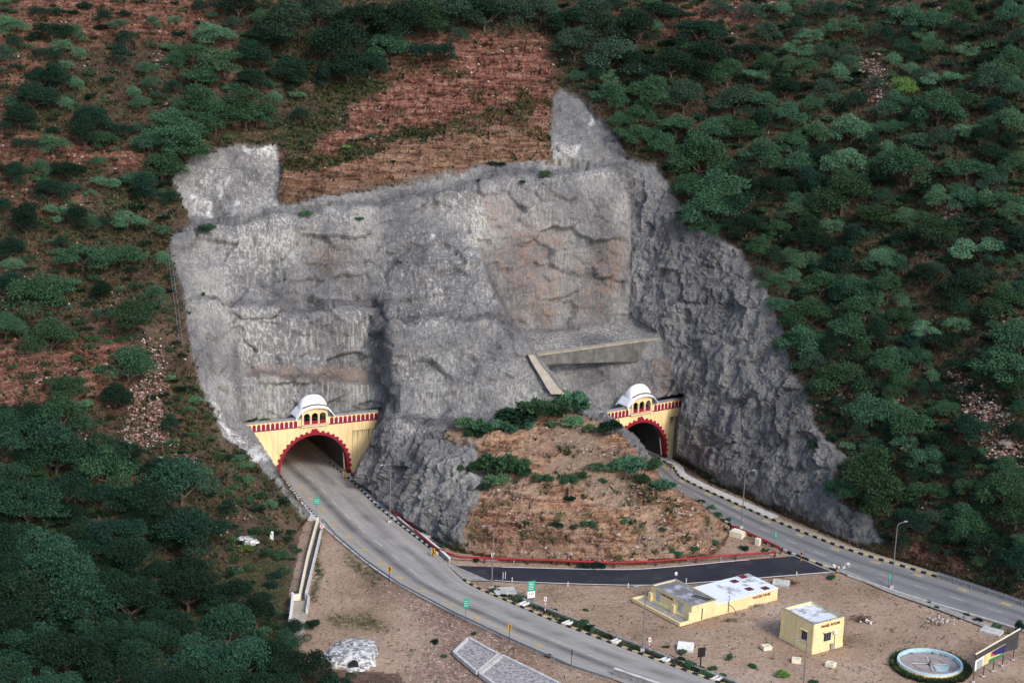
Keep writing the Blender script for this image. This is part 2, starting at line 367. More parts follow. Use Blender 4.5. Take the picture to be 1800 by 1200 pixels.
paint([(640,760),(720,745),(800,770),(850,830),(820,960),(700,910),(620,845)],70,-48)
paint([(720,742),(800,742),(830,790),(770,785),(735,770)],24,-20)
paint([(830,345),(1112,330),(1112,565),(905,578),(850,420)],79,18)
paint([(1112,290),(1190,340),(1210,395),(1310,440),(1335,490),(1395,650),(1430,740),(1480,800),(1480,880),(1530,900),(1555,962),(1400,905),(1190,800),(1200,700),(1168,600),(1110,565)],62,-42)
paint([(1150,800),(1300,820),(1400,880),(1500,930),(1555,962),(1400,905),(1240,840),(1190,806)],76,-48)
paint([(905,575),(1105,560),(1170,598),(930,611)],12,8)
paint([(930,611),(1170,598),(1168,630),(950,633)],88,19)
paint([(955,633),(1168,630),(1195,700),(1070,722),(1000,705)],62,12)
paint([(966,150),(1020,160),(1045,215),(1085,290),(976,292)],52,-6)
paint(MOUND,31,0)
paint([(812,968),(770,775),(800,742),(860,770),(900,985)],36,-28)
paint([(1150,830),(1275,920),(1282,940),(1250,975),(1180,985),(1120,880)],36,22)
paint([(800,738),(930,720),(1000,712),(1060,738),(1090,770),(950,760),(850,772)],14,0)
paint([(850,850),(1170,850),(1190,862),(860,862)],12,0)
paint([(840,885),(1200,870),(1260,930),(1250,970),(1080,988),(900,984),(820,965)],41,0)
for L,wd,s_ in (([(305,390),(420,388),(510,374),(600,372),(700,345),(850,312),(1000,300),(1090,300)],7,20),([(345,530),(500,540),(655,543)],6,10),
        ([(432,655),(540,662),(655,672)],4,15),([(690,560),(780,556),(900,572)],7,18),([(700,450),(830,440)],4,35),([(690,740),(800,742)],5,20),
        ([(360,470),(520,476),(660,470)],4,40),([(1190,650),(1330,600)],4,45),([(500,290),(720,250),(960,200)],6,15),([(520,350),(840,290)],4,20)):
    m=dline(L,UU+.5*(WU-UU),UU*0+VV+.6*(WV-VV))<wd*1.25; sl=np.where(m,max(6,s_*.55),sl)
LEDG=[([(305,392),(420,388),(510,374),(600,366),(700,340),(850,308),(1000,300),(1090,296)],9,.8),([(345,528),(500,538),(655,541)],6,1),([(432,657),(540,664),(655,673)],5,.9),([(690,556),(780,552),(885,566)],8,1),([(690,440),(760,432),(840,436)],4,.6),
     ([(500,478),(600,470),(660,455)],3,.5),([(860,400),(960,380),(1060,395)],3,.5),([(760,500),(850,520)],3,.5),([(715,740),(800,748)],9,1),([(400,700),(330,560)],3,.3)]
n_sl=6*fbm(np.stack([UU/90,VV/90,UU*0],-1),3,21); sl2=np.radians(np.clip(blur(sl,1.3)+n_sl,3,89)); azr=np.radians(blur(az,1.6)+14*fbm(np.stack([UU/110,VV/200,UU*0],-1),3,33))
NN=np.stack([np.sin(sl2)*np.sin(azr),-np.sin(sl2)*np.cos(azr),np.cos(sl2)],-1)
def dt(n,r): return np.log(np.maximum(-np.einsum('ijk,ijk->ij',n,r),.12))
def grads(n,r):
    e=n[:,:-1]+n[:,1:]; e=e/np.linalg.norm(e,axis=2,keepdims=True); f=n[:-1]+n[1:]; f=f/np.linalg.norm(f,axis=2,keepdims=True)
    return dt(e,r[:,:-1])-dt(e,r[:,1:]), dt(f,r[:-1])-dt(f,r[1:])
gnd=inpoly(GROUND,UU,VV)
tg=np.where(RAY[...,2]<-.02,(0-H)/np.minimum(RAY[...,2],-.02),1e3)
FOOT_L=g(612,833); AL=math.radians(26.34); EL=np.array([math.cos(AL),math.sin(AL),0])
FOOT_R=g(1168,806); AR=math.radians(35.85); ER=np.array([math.cos(AR),math.sin(AR),0])
def plane_t(P0,e,off):
    n=np.array([e[1],-e[0],0]); return (np.dot(P0-CAM,n)-off)/(RAY@n)
fl=inpoly(FL,UU,VV); fr=inpoly(FR,UU,VV)
par_l=inpoly([(430,746),(663,723),(668,712),(425,733)],UU,VV)&~fl; par_r=inpoly([(1050,727),(1203,698),(1205,688),(1050,713)],UU,VV)&~fr
FIX=np.zeros_like(UU); TGT=np.zeros_like(UU)
for mk,t,w in ((gnd,tg,30),(fl,plane_t(FOOT_L,EL,1.3),30),(fr,plane_t(FOOT_R,ER,1.3),30),(par_l,plane_t(FOOT_L,EL,4.5),1),(par_r,plane_t(FOOT_R,ER,4.5),1)):
    FIX=np.where(mk,w,FIX); TGT=np.where(mk,np.log(np.maximum(t,1)),TGT)
BR=[[(437,744),(460,785),(488,826),(505,852),(545,907)],[(663,720),(658,757),(650,785),(632,808),(622,836)],[(434,747),(665,722)],[(1055,724),(1202,697)],
    [(845,440),(865,500),(905,578),(955,637),(990,692),(1050,716),(1066,724),(1092,747),(1120,772),(1150,813),(1165,845),(1230,885),(1275,920)],[(1201,697),(1186,760),(1183,809)]]
brk=np.min([dline(L) for L in BR],0)<3.2
def solve(k,L0,iters):
    s=(slice(None,None,k),slice(None,None,k)); fix=FIX[s]*k*k*.02; tg_=TGT[s]; b=brk[s]
    a,c=grads(NN[s],RAY[s])
    wu=np.where(b[:,:-1]|b[:,1:],.002,1.); wv=np.where(b[:-1]|b[1:],.002,1.)
    def At(pu,pv,x):
        o=fix*x; o[:,1:]+=pu; o[:,:-1]-=pu; o[1:]+=pv; o[:-1]-=pv; return o
    def A(x): return At(wu*(x[:,1:]-x[:,:-1]),wv*(x[1:]-x[:-1]),x)
    rhs=At(wu*a,wv*c,np.zeros_like(L0))+fix*tg_
    dg=fix.copy(); dg[:,1:]+=wu; dg[:,:-1]+=wu; dg[1:]+=wv; dg[:-1]+=wv; dg+=1e-9
    x=L0; r=rhs-A(x); z=r/dg; p=z.copy(); rz=(r*z).sum()
    for _ in range(iters):
        Ap=A(p); al=rz/max((p*Ap).sum(),1e-30); x=x+al*p; r=r-al*Ap; z=r/dg; rn=(r*z).sum()
        if rn<1e-12: break
        p=z+(rn/rz)*p; rz=rn
    return x
def up(a,shape):
    y=np.linspace(0,a.shape[0]-1,shape[0]); x=np.linspace(0,a.shape[1]-1,shape[1])
    j=np.minimum(y.astype(int),a.shape[0]-2); i=np.minimum(x.astype(int),a.shape[1]-2); fy=(y-j)[:,None]; fx=(x-i)[None]
    return (a[j][:,i]*(1-fy)+a[j+1][:,i]*fy)*(1-fx)+(a[j][:,i+1]*(1-fy)+a[j+1][:,i+1]*fy)*fx
Lz=np.full(UU[::8,::8].shape,math.log(340.)); Lz=solve(8,Lz,700)
for k,it in ((4,400),(2,300),(1,300)):
    Lz=solve(k,up(Lz,UU[::k,::k].shape),it)
DEP=np.exp(Lz); DEP=np.where(gnd,tg,DEP)
P=CAM+RAY*DEP[...,None]
hillm=blur((~gnd&~fl&~fr).astype(float),1.5)*(~gnd&~fl&~fr)
grey=mask(GREY)
grey=np.where(fl|fr,1,grey)
# relief detail in world space
def hole(poly,r):        # soft mask
    return blur(mask(poly),r)
REDP=[(490,262),(530,285),(560,235),(610,225),(600,190),(650,165),(700,150),(740,105),(800,100),(830,80),(900,92),(960,75),(975,120),(966,170),(972,285),(850,292),(700,318),(494,360)]
red=mask(REDP)
for P_ in ([(60,-20),(330,-20),(400,20),(300,70),(180,60),(90,90),(60,190),(0,200),(-10,60)],[(640,130),(760,60),(960,60),(960,170),(800,190)],
           [(0,230),(250,270),(250,300),(120,290),(0,290)],[(-50,600),(120,600),(230,600),(190,690),(90,740),(-50,735)],[(1040,30),(1300,-10),(1330,40),(1180,70),(1080,70)],[(1560,930),(1600,910),(1700,980),(1700,1012),(1600,985)],[(1080,960),(830,960),(830,890),(900,880),(925,925)]):
    red=np.maximum(red,.8*mask(P_))
redn=np.clip(fbm(P/14,3,50)*2.2+.25,0,1); 
left=(UU<470)&(VV<760)&(grey<.5); red=np.maximum(red,np.where(left,.55*redn*(fbm(P/9,3,77)>.0),0))
bedded=blur(mask([(490,290),(600,285),(700,262),(770,240),(860,225),(965,215),(972,288),(850,294),(700,320),(494,362)]),2.5)
red=red*(1-.75*bedded)
sgrey=blur(grey,.7); sred=blur(red,2.0)
mnd=blur(mask(MOUND),1.2)
mnd_red=mnd*np.clip(.2+fbm(P/7,3,91)*2.5+(VV>870)*.6,0,1)
cl=P*np.array([1,1,.35])
right_c=blur(mask([(1100,290),(1190,340),(1310,440),(1395,650),(1480,800),(1555,962),(1190,806),(1130,640)]),4)
disp=sgrey*(1.7*fbm(cl/14,3,5)+(.25+.35*right_c)*fbm(P*np.array([1,1,.6])/5.5,4,15,True)+.16*fbm(P/1.2,3,25)) + right_c*sgrey*(.75*fbm((P@np.array([[1,0,.3],[0,1,0],[-.3,0,.8]]))/5.2,5,35,True)+.5*fbm(P/1.6,3,36,True))
lowl=blur(mask([(640,745),(720,740),(830,790),(850,860),(815,962),(700,910),(620,845)]),3)
disp+=lowl*2.2*fbm(P*np.array([1,1,.22])/3.2,4,38,True)
zz=P[...,2]+.8*fbm(P/9,2,61); step=np.abs(((zz/1.7)%1)-.5)*2; step2=np.abs(((zz/.75+.3)%1)-.5)*2
disp+=(1-sgrey)*np.clip(sred+mnd_red*.7+bedded,0,1)*(.55*(step>.55)+.28*(step2>.5)+.5*fbm(P*np.array([1,1,2.])/3,4,63,True))
disp+=(1-sgrey)*(1-mnd)*(1.3*fbm(P/16,3,71)+.5*fbm(P/4,4,72))+(mnd)*(1.1*fbm(P/9,4,74)+.35*fbm(P/2,3,75,True))
flat=np.clip(1.6-dline([(936,626),(952,652),(980,693)])/9,0,1)+blur(mask([(905,575),(1105,560),(1170,598),(1168,632),(950,633)]),1.5)
wp=P+1.2*np.stack([fbm(P/6,2,301),fbm(P/6,2,302),fbm(P/6,2,303)],-1)
rot=np.array([[.92,.1,.38],[0,1,0],[-.38,0,.92]])
rough_m=np.clip(right_c*1.0+lowl*.8,0,1); smooth_l=sgrey*(1-rough_m)
disp+=rough_m*sgrey*(.72*plates((wp@rot)/np.array([4.6,4.6,7.5]),5)+.36*plates((wp@rot)/np.array([1.7,1.7,3.4]),6))
disp+=smooth_l*(.62*plates(wp/np.array([7.5,6,4.2]),8,.7)+.26*plates(wp/np.array([3.,2.6,2.]),9,.8))
disp+=(1-sgrey)*np.clip(sred+mnd_red*.8+bedded,0,1)*(.6*plates(P/np.array([3.5,3,.9]),12,.4)+.25*plates(P/np.array([1.4,1.4,.7]),13,.4))
disp*=hillm*(1-.85*np.clip(flat,0,1))
for cx,cy,rx,ry,d_ in ():
    pass
P=P+NN*disp[...,None]
gz=np.where(gnd,-.05-.12*(1+fbm(P/5,3,81)),0)
P[...,2]+=gz*gnd
TP=P
def T(u,v):
    x=min(max((u-U0)/ST,0),NU-2.001); y=min(max((v-V0)/ST,0),NV-2.001); i,j=int(x),int(y); fx,fy=x-i,y-j
    return (TP[j,i]*(1-fx)+TP[j,i+1]*fx)*(1-fy)+(TP[j+1,i]*(1-fx)+TP[j+1,i+1]*fx)*fy
def MK(a,u,v): return a[min(max(int(round((v-V0)/ST)),0),NV-1),min(max(int(round((u-U0)/ST)),0),NU-1)]

# surface covers (what the ground is made of), plus painted crease shade
def soft(polys,r=1.2):
    m=np.zeros_like(UU)
    for q in polys: m=np.maximum(m,mask(q))
    return blur(m,r)
white=.32+0*UU
for q,w in (([(350,300),(490,260),(490,380),(340,390)],.75),([(415,250),(478,250),(478,275),(420,285)],1.3),([(355,695),(380,710),(430,760),(480,800),(440,800),(400,765)],1.6),
            ([(400,545),(660,545),(655,650),(425,650)],.85),([(670,400),(860,400),(860,560),(670,560)],.8),([(760,340),(1000,320),(1000,400),(780,400)],.9),
            ([(680,620),(850,600),(990,700),(860,745),(690,740)],.6),([(420,670),(660,680),(660,725),(430,735)],.7),([(760,790),(850,800),(850,900),(800,950),(740,900)],.6),([(385,395),(520,380),(520,500),(400,520)],.8),
            ([(975,260),(1015,255),(1015,280),(975,280)],1.3),([(930,590),(1105,565),(1120,600),(930,612)],1.0),([(860,330),(1110,330),(1110,560),(890,560)],.35),([(955,640),(990,690),(1000,695),(975,640),(950,625)],1.2),([(1110,290),(1600,290),(1600,980),(1110,700)],.12)):
    white=np.where(mask(q)>0,w,white)
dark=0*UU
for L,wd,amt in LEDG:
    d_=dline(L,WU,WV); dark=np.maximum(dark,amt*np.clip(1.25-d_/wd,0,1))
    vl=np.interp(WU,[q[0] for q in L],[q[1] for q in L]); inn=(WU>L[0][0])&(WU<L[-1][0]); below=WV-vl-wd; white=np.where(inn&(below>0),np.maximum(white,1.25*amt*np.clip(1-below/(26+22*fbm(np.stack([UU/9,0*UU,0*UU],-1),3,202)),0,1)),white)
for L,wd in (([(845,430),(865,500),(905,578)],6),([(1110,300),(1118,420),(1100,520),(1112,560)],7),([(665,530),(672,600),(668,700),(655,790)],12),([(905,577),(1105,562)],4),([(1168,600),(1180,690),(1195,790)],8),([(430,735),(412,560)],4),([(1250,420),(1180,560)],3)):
    dark=np.maximum(dark,.75*np.clip(1.3-dline(L,WU,WV)/wd,0,1))  # shade painted along creases, bay edges and the buttress's left-facing side
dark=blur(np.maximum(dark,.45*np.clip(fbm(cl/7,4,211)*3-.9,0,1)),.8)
white=white*(.55+.45*np.clip(fbm(P*np.array([1,1,.5])/5,3,205)*3+.5,0,1))
white=blur(white,1.3)*.8
rust=(.25+.75*np.clip(fbm(P*np.array([1,1,.5])/4,4,207)*3+.2,0,1))*soft([[(850,340),(990,400),(1000,470),(1100,400),(1105,560),(900,570),(860,470)]],4)*.9+soft([[(540,440),(620,430),(620,480),(550,490)]],3)*.5+soft([[(430,640),(655,650),(655,675),(430,665)]],2)+soft([[(1140,630),(1180,640),(1175,690),(1150,680)]],2)+soft([[(1200,760),(1260,760),(1260,830),(1200,800)]],3)*.6+soft([[(1010,660),(1160,650)]+[(1190,700),(1100,700)]],3)*.15
gn=np.clip(.5+fbm(P/6,4,101)*2,0,1)
grass=np.where(gnd,0,.55)*(.35+.65*gn)
grass=np.maximum(grass,soft([[(480,220),(620,175),(620,215),(500,290)],[(560,270),(760,220),(960,170),(965,200),(740,250),(580,290)],[(520,100),(760,100),(700,150),(560,190)]],2))
grass=grass*(1-.75*sred)*(1-.85*mnd)+sred*.7*np.clip(fbm(P/5,4,119)*3-.5,0,1)
gline=np.clip(1-dline([(500,300),(620,275),(740,232),(860,205),(962,185)],WU,WV)/16,0,1)+np.clip(1-dline([(620,250),(700,235),(900,235),(965,245)],WU,WV)/9,0,1)*.7
grass=grass*(1-.85*bedded)
grass=np.maximum(grass,gline*.8)
glin=gline.copy()
grass=np.maximum(grass,mnd*np.clip(fbm(P/3.2,4,103)*2.6-.55,0,1))
gpatch=np.clip(fbm(P/2.6,4,107)*2.6-1.0,0,1)
grass=np.where(gnd,np.maximum(gpatch*.8,np.clip(1-dline([(1190,806),(1300,866),(1400,910),(1540,962),(1640,1000)],WU,WV)/11,0,1)),grass)
grass=np.where(gnd,np.maximum(grass,np.clip(1-dline([(565,925),(545,1050)],WU,WV)/13,0,1)+.8*soft([[(560,1085),(650,1075),(700,1110),(580,1100)],[(600,960),(680,1000),(660,1030),(600,985)]],2)+soft([[(-300,1100),(500,960),(520,1010),(490,1130),(560,1180),(560,1290),(-300,1290)]],4)),grass)
tan=np.where(gnd,1.,.0)*1.0
tan=np.where(gnd&(mask([(-300,1100),(500,940),(535,915),(520,1010),(500,1130),(560,1170),(700,1180),(760,1290),(-300,1290)])>0),.1,tan)
tan=np.maximum(tan,mnd*.95); tan=np.maximum(tan,.8*soft([[(700,742),(830,742),(850,800),(760,775)]],2)); tan=np.maximum(tan,np.clip(1-dline([(330,600),(420,830),(530,940)],WU,WV)/26,0,1)*.35)
tan=np.maximum(tan,.3*np.clip(fbm(P/11,3,131)*2-.3,0,1)*(UU<900))
scree=soft([[(240,665),(285,650),(290,740),(310,780),(230,785),(215,770)],[(270,640),(240,690),(280,700),(285,600)],[(300,790),(340,800),(345,830),(310,800)],[(115,970),(160,980),(150,1010),(115,990)],[(1660,630),(1760,700),(1800,770),(1780,860),(1740,800),(1690,720)],[(1500,110),(1540,80),(1560,180),(1540,200)],[(1700,40),(1640,0),(1660,0)],[(1670,345),(1690,350),(1680,430),(1660,420)]],1.5)
scree=np.maximum(scree,soft([[(640,1010),(760,1030),(900,1100),(1000,1200),(900,1290),(700,1200),(760,1120),(700,1060)]],5)*.55)
scree=np.maximum(scree,.35*np.clip(fbm(P/7,4,141)*3-.9,0,1)*(~gnd))
scree=np.maximum(scree,mnd*.28*np.clip(fbm(P/5,4,143)*3-.3,0,1))
brn=np.maximum(blur(mnd_red,1)*.95*(1-.7*sred),bedded*.8*(.6+.4*np.clip(fbm(P/4,3,160)*3,0,1)))
brn=np.maximum(brn,blur(mask([(1140,636),(1178,640),(1190,700),(1160,705)]),1.5)*.7)
flatg=np.where(gnd,1.,mnd*.3)
hw=soft([[(355,700),(372,700),(392,722),(425,765),(470,792),(478,803),(440,803),(408,775),(375,735)],[(345,520-170),(372,355),(372,385),(352,378)],[(425,252),(475,250),(470,272),(450,262),(430,285)],[(410,355),(417,355),(415,385),(411,385)],[(386,322),(400,318),(392,345),(384,350)],[(990,262),(1008,262),(1006,275),(988,276)],[(1012,258),(1017,258),(1016,290),(1008,288)],[(1028,200),(1040,198),(1042,215),(1032,216)],[(975,250),(980,250),(980,268),(974,262)],[(752,395),(765,395),(760,415),(752,418)],[(325,340),(345,350),(350,370),(335,362)]],.7)
hw=hw*np.clip(.35+fbm(P*np.array([1,1,.4])/1.6,4,311)*3.2,0,1)
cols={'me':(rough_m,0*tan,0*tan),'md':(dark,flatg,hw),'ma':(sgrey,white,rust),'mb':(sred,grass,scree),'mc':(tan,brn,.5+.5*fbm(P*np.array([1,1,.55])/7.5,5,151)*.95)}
idx=np.arange(NU*NV).reshape(NV,NU)
Q=np.stack([idx[1:,:-1],idx[1:,1:],idx[:-1,1:],idx[:-1,:-1]],-1).reshape(-1,4)
def fm(m): return (m[1:,:-1]&m[1:,1:]&m[:-1,1:]&m[:-1,:-1]).ravel()
fa=lambda m: (m[1:,:-1]|m[1:,1:]|m[:-1,1:]|m[:-1,:-1]).ravel()
f_g=fm(gnd); f_del=fm(fl)|fm(fr)|(fa(fl)&fa(gnd))|(fa(fr)&fa(gnd)&~fa(grey<.5)); gq=grey>.5; fc=fm(gq)&~f_g&~f_del; mq=fm(mask(MOUND)>.5)&~fc&~f_g&~f_del; hq=~(f_g|f_del|fc|mq)
for name,sel in (('ground',f_g),('rock_cliff',fc),('earth_mound',mq),('hillside',hq)):
    q=Q[sel]; used,inv=np.unique(q,return_inverse=True); V=TP.reshape(-1,3)[used]
    me=npmesh(name,V,inv.reshape(-1,4),M['terrain'],True)
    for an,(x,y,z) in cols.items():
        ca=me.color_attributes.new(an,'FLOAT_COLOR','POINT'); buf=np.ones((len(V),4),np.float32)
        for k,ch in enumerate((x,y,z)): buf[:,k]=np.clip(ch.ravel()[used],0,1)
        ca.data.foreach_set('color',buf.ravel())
    if name!='ground': me.polygons.foreach_set('use_smooth',(np.maximum(np.maximum(rough_m,np.maximum(bedded,lowl)),np.maximum(sred,mnd))[:-1,:-1].ravel()[sel]<.4))
    tag(link(name,me),kind='structure')
plain_=MB().box(-900,900,-200,900,-1.2,-.6).build('valley_floor',plain('valley_soil',(.12,.08,.06),.9),None); tag(plain_,kind='structure')

# ------------------------------------------------------------------ roads
def catmull(L,n=8):
    L=[np.array(p,float) for p in L]; P_=[2*L[0]-L[1]]+L+[2*L[-1]-L[-2]]; o=[]
    for i in range(1,len(P_)-2):
        for k in range(n):
            t=k/n; a,b,c,d=P_[i-1:i+3]
            o.append(.5*((2*b)+(c-a)*t+(2*a-5*b+4*c-d)*t*t+(3*b-a-3*c+d)*t**3))
    o.append(L[-1]); return o
def resamp(L,N):
    L=np.array(L); d=np.r_[0,np.cumsum(np.linalg.norm(np.diff(L,axis=0),axis=1))]; t=np.linspace(0,d[-1],N)
    return np.stack([np.interp(t,d,L[:,k]) for k in range(L.shape[1])],1)
def world(L,z=0): return [g(u,v,z)*np.array([1,1,0])+np.array([0,0,z]) for u,v in L]
class Strip:
    def __init__(s,A,B,N=160): s.A=resamp(catmull(A),N); s.B=resamp(catmull(B),N); s.mid=(s.A+s.B)/2; s.d=np.r_[0,np.cumsum(np.linalg.norm(np.diff(s.mid,axis=0),axis=1))]; s.L=s.d[-1]
    def at(s,f,L_):
        a=np.array([np.interp(L_,s.d,s.A[:,k]) for k in range(3)]); b=np.array([np.interp(L_,s.d,s.B[:,k]) for k in range(3)]); return a+(b-a)*f
    def sheet(s,name,mat,z,f0=0,f1=1,l0=0,l1=None,n=None,kind='structure'):
        l1=s.L if l1 is None else l1; n=n or max(2,int((l1-l0)/1.0)); V=[];Fc=[]
        for i in range(n+1):
            L_=l0+(l1-l0)*i/n
            for f in (f0,f1): p=s.at(f,L_); V.append((p[0],p[1],z))
        me=bpy.data.meshes.new(name); me.from_pydata(V,[],[(2*i,2*i+1,2*i+3,2*i+2) for i in range(n)])
        uv=me.uv_layers.new(name='uv')
        for lp in me.loops:
            k=lp.vertex_index; uv.data[lp.index].uv=((f1 if k%2 else f0), l0+(l1-l0)*(k//2)/n)
        me.materials.append(mat); o=link(name,me)
        return tag(o,kind=kind) if kind else o
nL=np.array([EL[1],-EL[0],0]); nR=np.array([ER[1],-ER[0],0])
OL=FOOT_L-7.0*EL; OR=FOOT_R-7.0*ER            # portal centre lines on the ground
A1=[OL-5.9*EL-70*nL,OL-5.9*EL-8*nL,OL-5.9*EL+5*nL]+world([(540,890),(580,934),(640,984),(700,1025),(800,1078),(900,1124),(1000,1166),(1080,1194),(1210,1243),(1330,1292)])
B1=[OL+5.9*EL-70*nL,OL+5.9*EL-8*nL,OL+5.9*EL+5*nL]+world([(655,884),(700,922),(768,975),(815,1021),(862,1045),(900,1061),(950,1083),(1000,1103),(1100,1141),(1200,1178),(1290,1211),(1400,1255),(1480,1288)])
road1=Strip(A1,B1)
road1.sheet('road',M['road'],.05)
B2=[OR+5.6*ER-60*nR,OR+5.6*ER-2*nR]+world([(1200,843),(1300,890),(1400,933),(1500,971),(1600,1001),(1700,1033),(1800,1067),(1900,1105),(2050,1165)])
A2=[OR-3.6*ER-60*nR,OR-3.6*ER-2*nR]+world([(1205,872),(1283,921),(1370,963),(1480,1007),(1600,1047),(1700,1077),(1790,1105),(1890,1145),(2020,1200)])
road2=Strip(B2,A2)
road2.sheet('road',M['road2'],.05)
# markings
def dashes(st,f,l0,l1,step,ln,w,name='lane_marking',mat='line'):
    m=MB(); L_=l0
    while L_<l1:
        wd=np.linalg.norm(st.at(1,L_)-st.at(0,L_)); h=w/wd/2
        q=[st.at(f-h,L_),st.at(f+h,L_),st.at(f+h,L_+ln),st.at(f-h,L_+ln)]
        m.add([(p[0],p[1],.056) for p in q],[(0,1,2,3)]); L_+=step
    tag(m.build(name,M[mat]),kind='structure')
dashes(road1,.44,40,road1.L-20,7.2,3.2,.16)
dashes(road2,.55,52,road2.L-10,6.8,2.6,.16)
dashes(road1,.145,74,road1.L-38,6.9,1.3,1.05,'lane_marking','stud')
dashes(road2,.13,64,150,8.4,1.9,.9,'lane_marking','stud')
road1.sheet('lane_marking',M['yline'],.055,.185,.205,72,road1.L-42)
road1.sheet('lane_marking',M['yline'],.055,.955,.968,72,126)
road2.sheet('lane_marking',M['yline'],.055,.21,.225,62,105)
road2.sheet('lane_marking',M['line'],.055,.965,.98,116,road2.L-2)
for (u,v,rx,ry) in ((1432,972,3.6,1.1),(1470,990,4.2,1.2),(870,1004,1,1)):
    pass
# service road and its aprons
sa=world([(800,994),(900,997),(1080,1001),(1170,997),(1300,985),(1395,977)]); sb=world([(858,1019),(930,1023),(1140,1028),(1300,1018),(1400,1010),(1462,1005)])
serv=Strip(sa,sb); serv.sheet('service_road',M['asphalt'],.035)
serv.sheet('edge_line',M['white'],.06,-.02,.012,8,serv.L*.86); serv.sheet('edge_line',M['white'],.06,.985,1.02,1)
ap=Strip(world([(750,960),(790,988),(812,996)]),world([(817,1020),(840,1020),(866,1021)])); ap.sheet('apron',M['conc'],.028)
ap2=Strip(world([(1385,976),(1402,974),(1414,976)]),world([(1448,1008),(1470,1006),(1486,1005)])); ap2.sheet('apron',M['conc'],.028)
def path_sheet(name,a,b,mat,z=.03):
    st=Strip(world(a),world(b)); st.sheet(name,M[mat],z); return st
def offs(st,f,dist,l0,l1,n=60):         # a line at a set distance outside an edge
    o=[]
    for L_ in np.linspace(l0,l1,n):
        a,b=st.at(0,L_),st.at(1,L_); d=(b-a)/np.linalg.norm(b-a); p=(b if f else a)+(d if f else -d)*dist; o.append(np.array([p[0],p[1],0]))
    return np.array(o)
def slab(name,P0,P1,z0,z1,mat,kind='structure'):
    m=MB(); n=len(P0); V=[]
    for a,b in zip(P0,P1): V+=[(a[0],a[1],z0),(a[0],a[1],z1),(b[0],b[1],z1),(b[0],b[1],z0)]
    Fc=[]
    for i in range(n-1):
        for k in range(4): Fc.append((4*i+k,4*i+(k+1)%4,4*i+4+(k+1)%4,4*i+4+k))
    Fc+=[(3,2,1,0),(4*n-4,4*n-3,4*n-2,4*n-1)]
    m.add(V,Fc); o=m.build(name,M[mat]); return tag(o,kind=kind) if kind else o
def kerb(name,line,inner,h,mats,step,label=None):
    m=MB(); line=resamp(line,max(2,int(np.sum(np.linalg.norm(np.diff(line,axis=0),axis=1))/step)+1)); inner=resamp(inner,len(line))
    for i in range(len(line)-1):
        m.mi=i%2; a,b,c,d=line[i],line[i+1],inner[i+1],inner[i]
        e=(b-a)*.006; m.prism([(a+e)[:2],(b-e)[:2],(c-e)[:2],(d+e)[:2]],-.1,h)
    o=m.build(name,[M[x] for x in mats]); return tag(o,kind='structure')
def kerbrun(st,f,l0,l1,h,mats,step,d0=0,d1=.35): return kerb('kerb',offs(st,f,d0,l0,l1),offs(st,f,d1,l0,l1),h,mats,step)
def lfind(st,f,u,v):
    q=g(u,v); Ls=np.linspace(0,st.L,400); return Ls[np.argmin([np.linalg.norm(st.at(f,L_)-q) for L_ in Ls])]
kb=lfind
L_a,L_b=kb(road1,1,606,836),kb(road1,1,692,916)
kerbrun(road1,1,62,kb(road1,1,768,975),.35,('kb','kw'),.95)
slab('footpath',offs(road1,1,.36,62,L_b),offs(road1,1,2.3,62,L_b),-.1,.28,'conc_l')
kerbrun(road1,1,kb(road1,1,818,1019),road1.L-2,.32,('kb','kc'),1.0)
kerbrun(road1,0,60,kb(road1,0,563,912),.3,('kb','kw'),.7,0,.3)
slab('footpath',offs(road1,0,.31,60,kb(road1,0,563,912)),offs(road1,0,2.0,60,kb(road1,0,563,912)),-.1,.26,'conc_l')
slab('footpath',offs(road1,0,.3,kb(road1,0,566,916),kb(road1,0,1075,1187)),offs(road1,0,-.05,kb(road1,0,566,916),kb(road1,0,1075,1187)),-.1,.12,'conc_l')
kerbrun(road2,0,60,kb(road2,0,1652,1012),.38,('kb','kc'),1.02)
slab('footpath',offs(road2,0,.36,60,kb(road2,0,1365,912)),offs(road2,0,2.4,60,kb(road2,0,1365,912)),-.1,.3,'conc_l')
slab('footpath',offs(road2,0,.36,kb(road2,0,1365,912)+.01,road2.L-2),offs(road2,0,1.7,kb(road2,0,1365,912)+.01,road2.L-2),-.1,.26,'foot')
kerbrun(road2,1,kb(road2,1,1270,914),kb(road2,1,1408,980),.3,('kb','kw'),1.0)
kerbrun(road2,1,kb(road2,1,1410,981),kb(road2,1,1474,1004),.35,('kb','kc'),1.3)
slab('kerb',offs(road2,1,0,kb(road2,1,1490,1010),road2.L-1),offs(road2,1,.25,kb(road2,1,1490,1010),road2.L-1),-.1,.16,'conc_l')
path_sheet('footpath',[(1410,980),(1478,1004),(1560,1040),(1640,1068),(1735,1104)],[(1412,977),(1484,1001),(1566,1036),(1648,1063),(1744,1099)],'conc',.06)
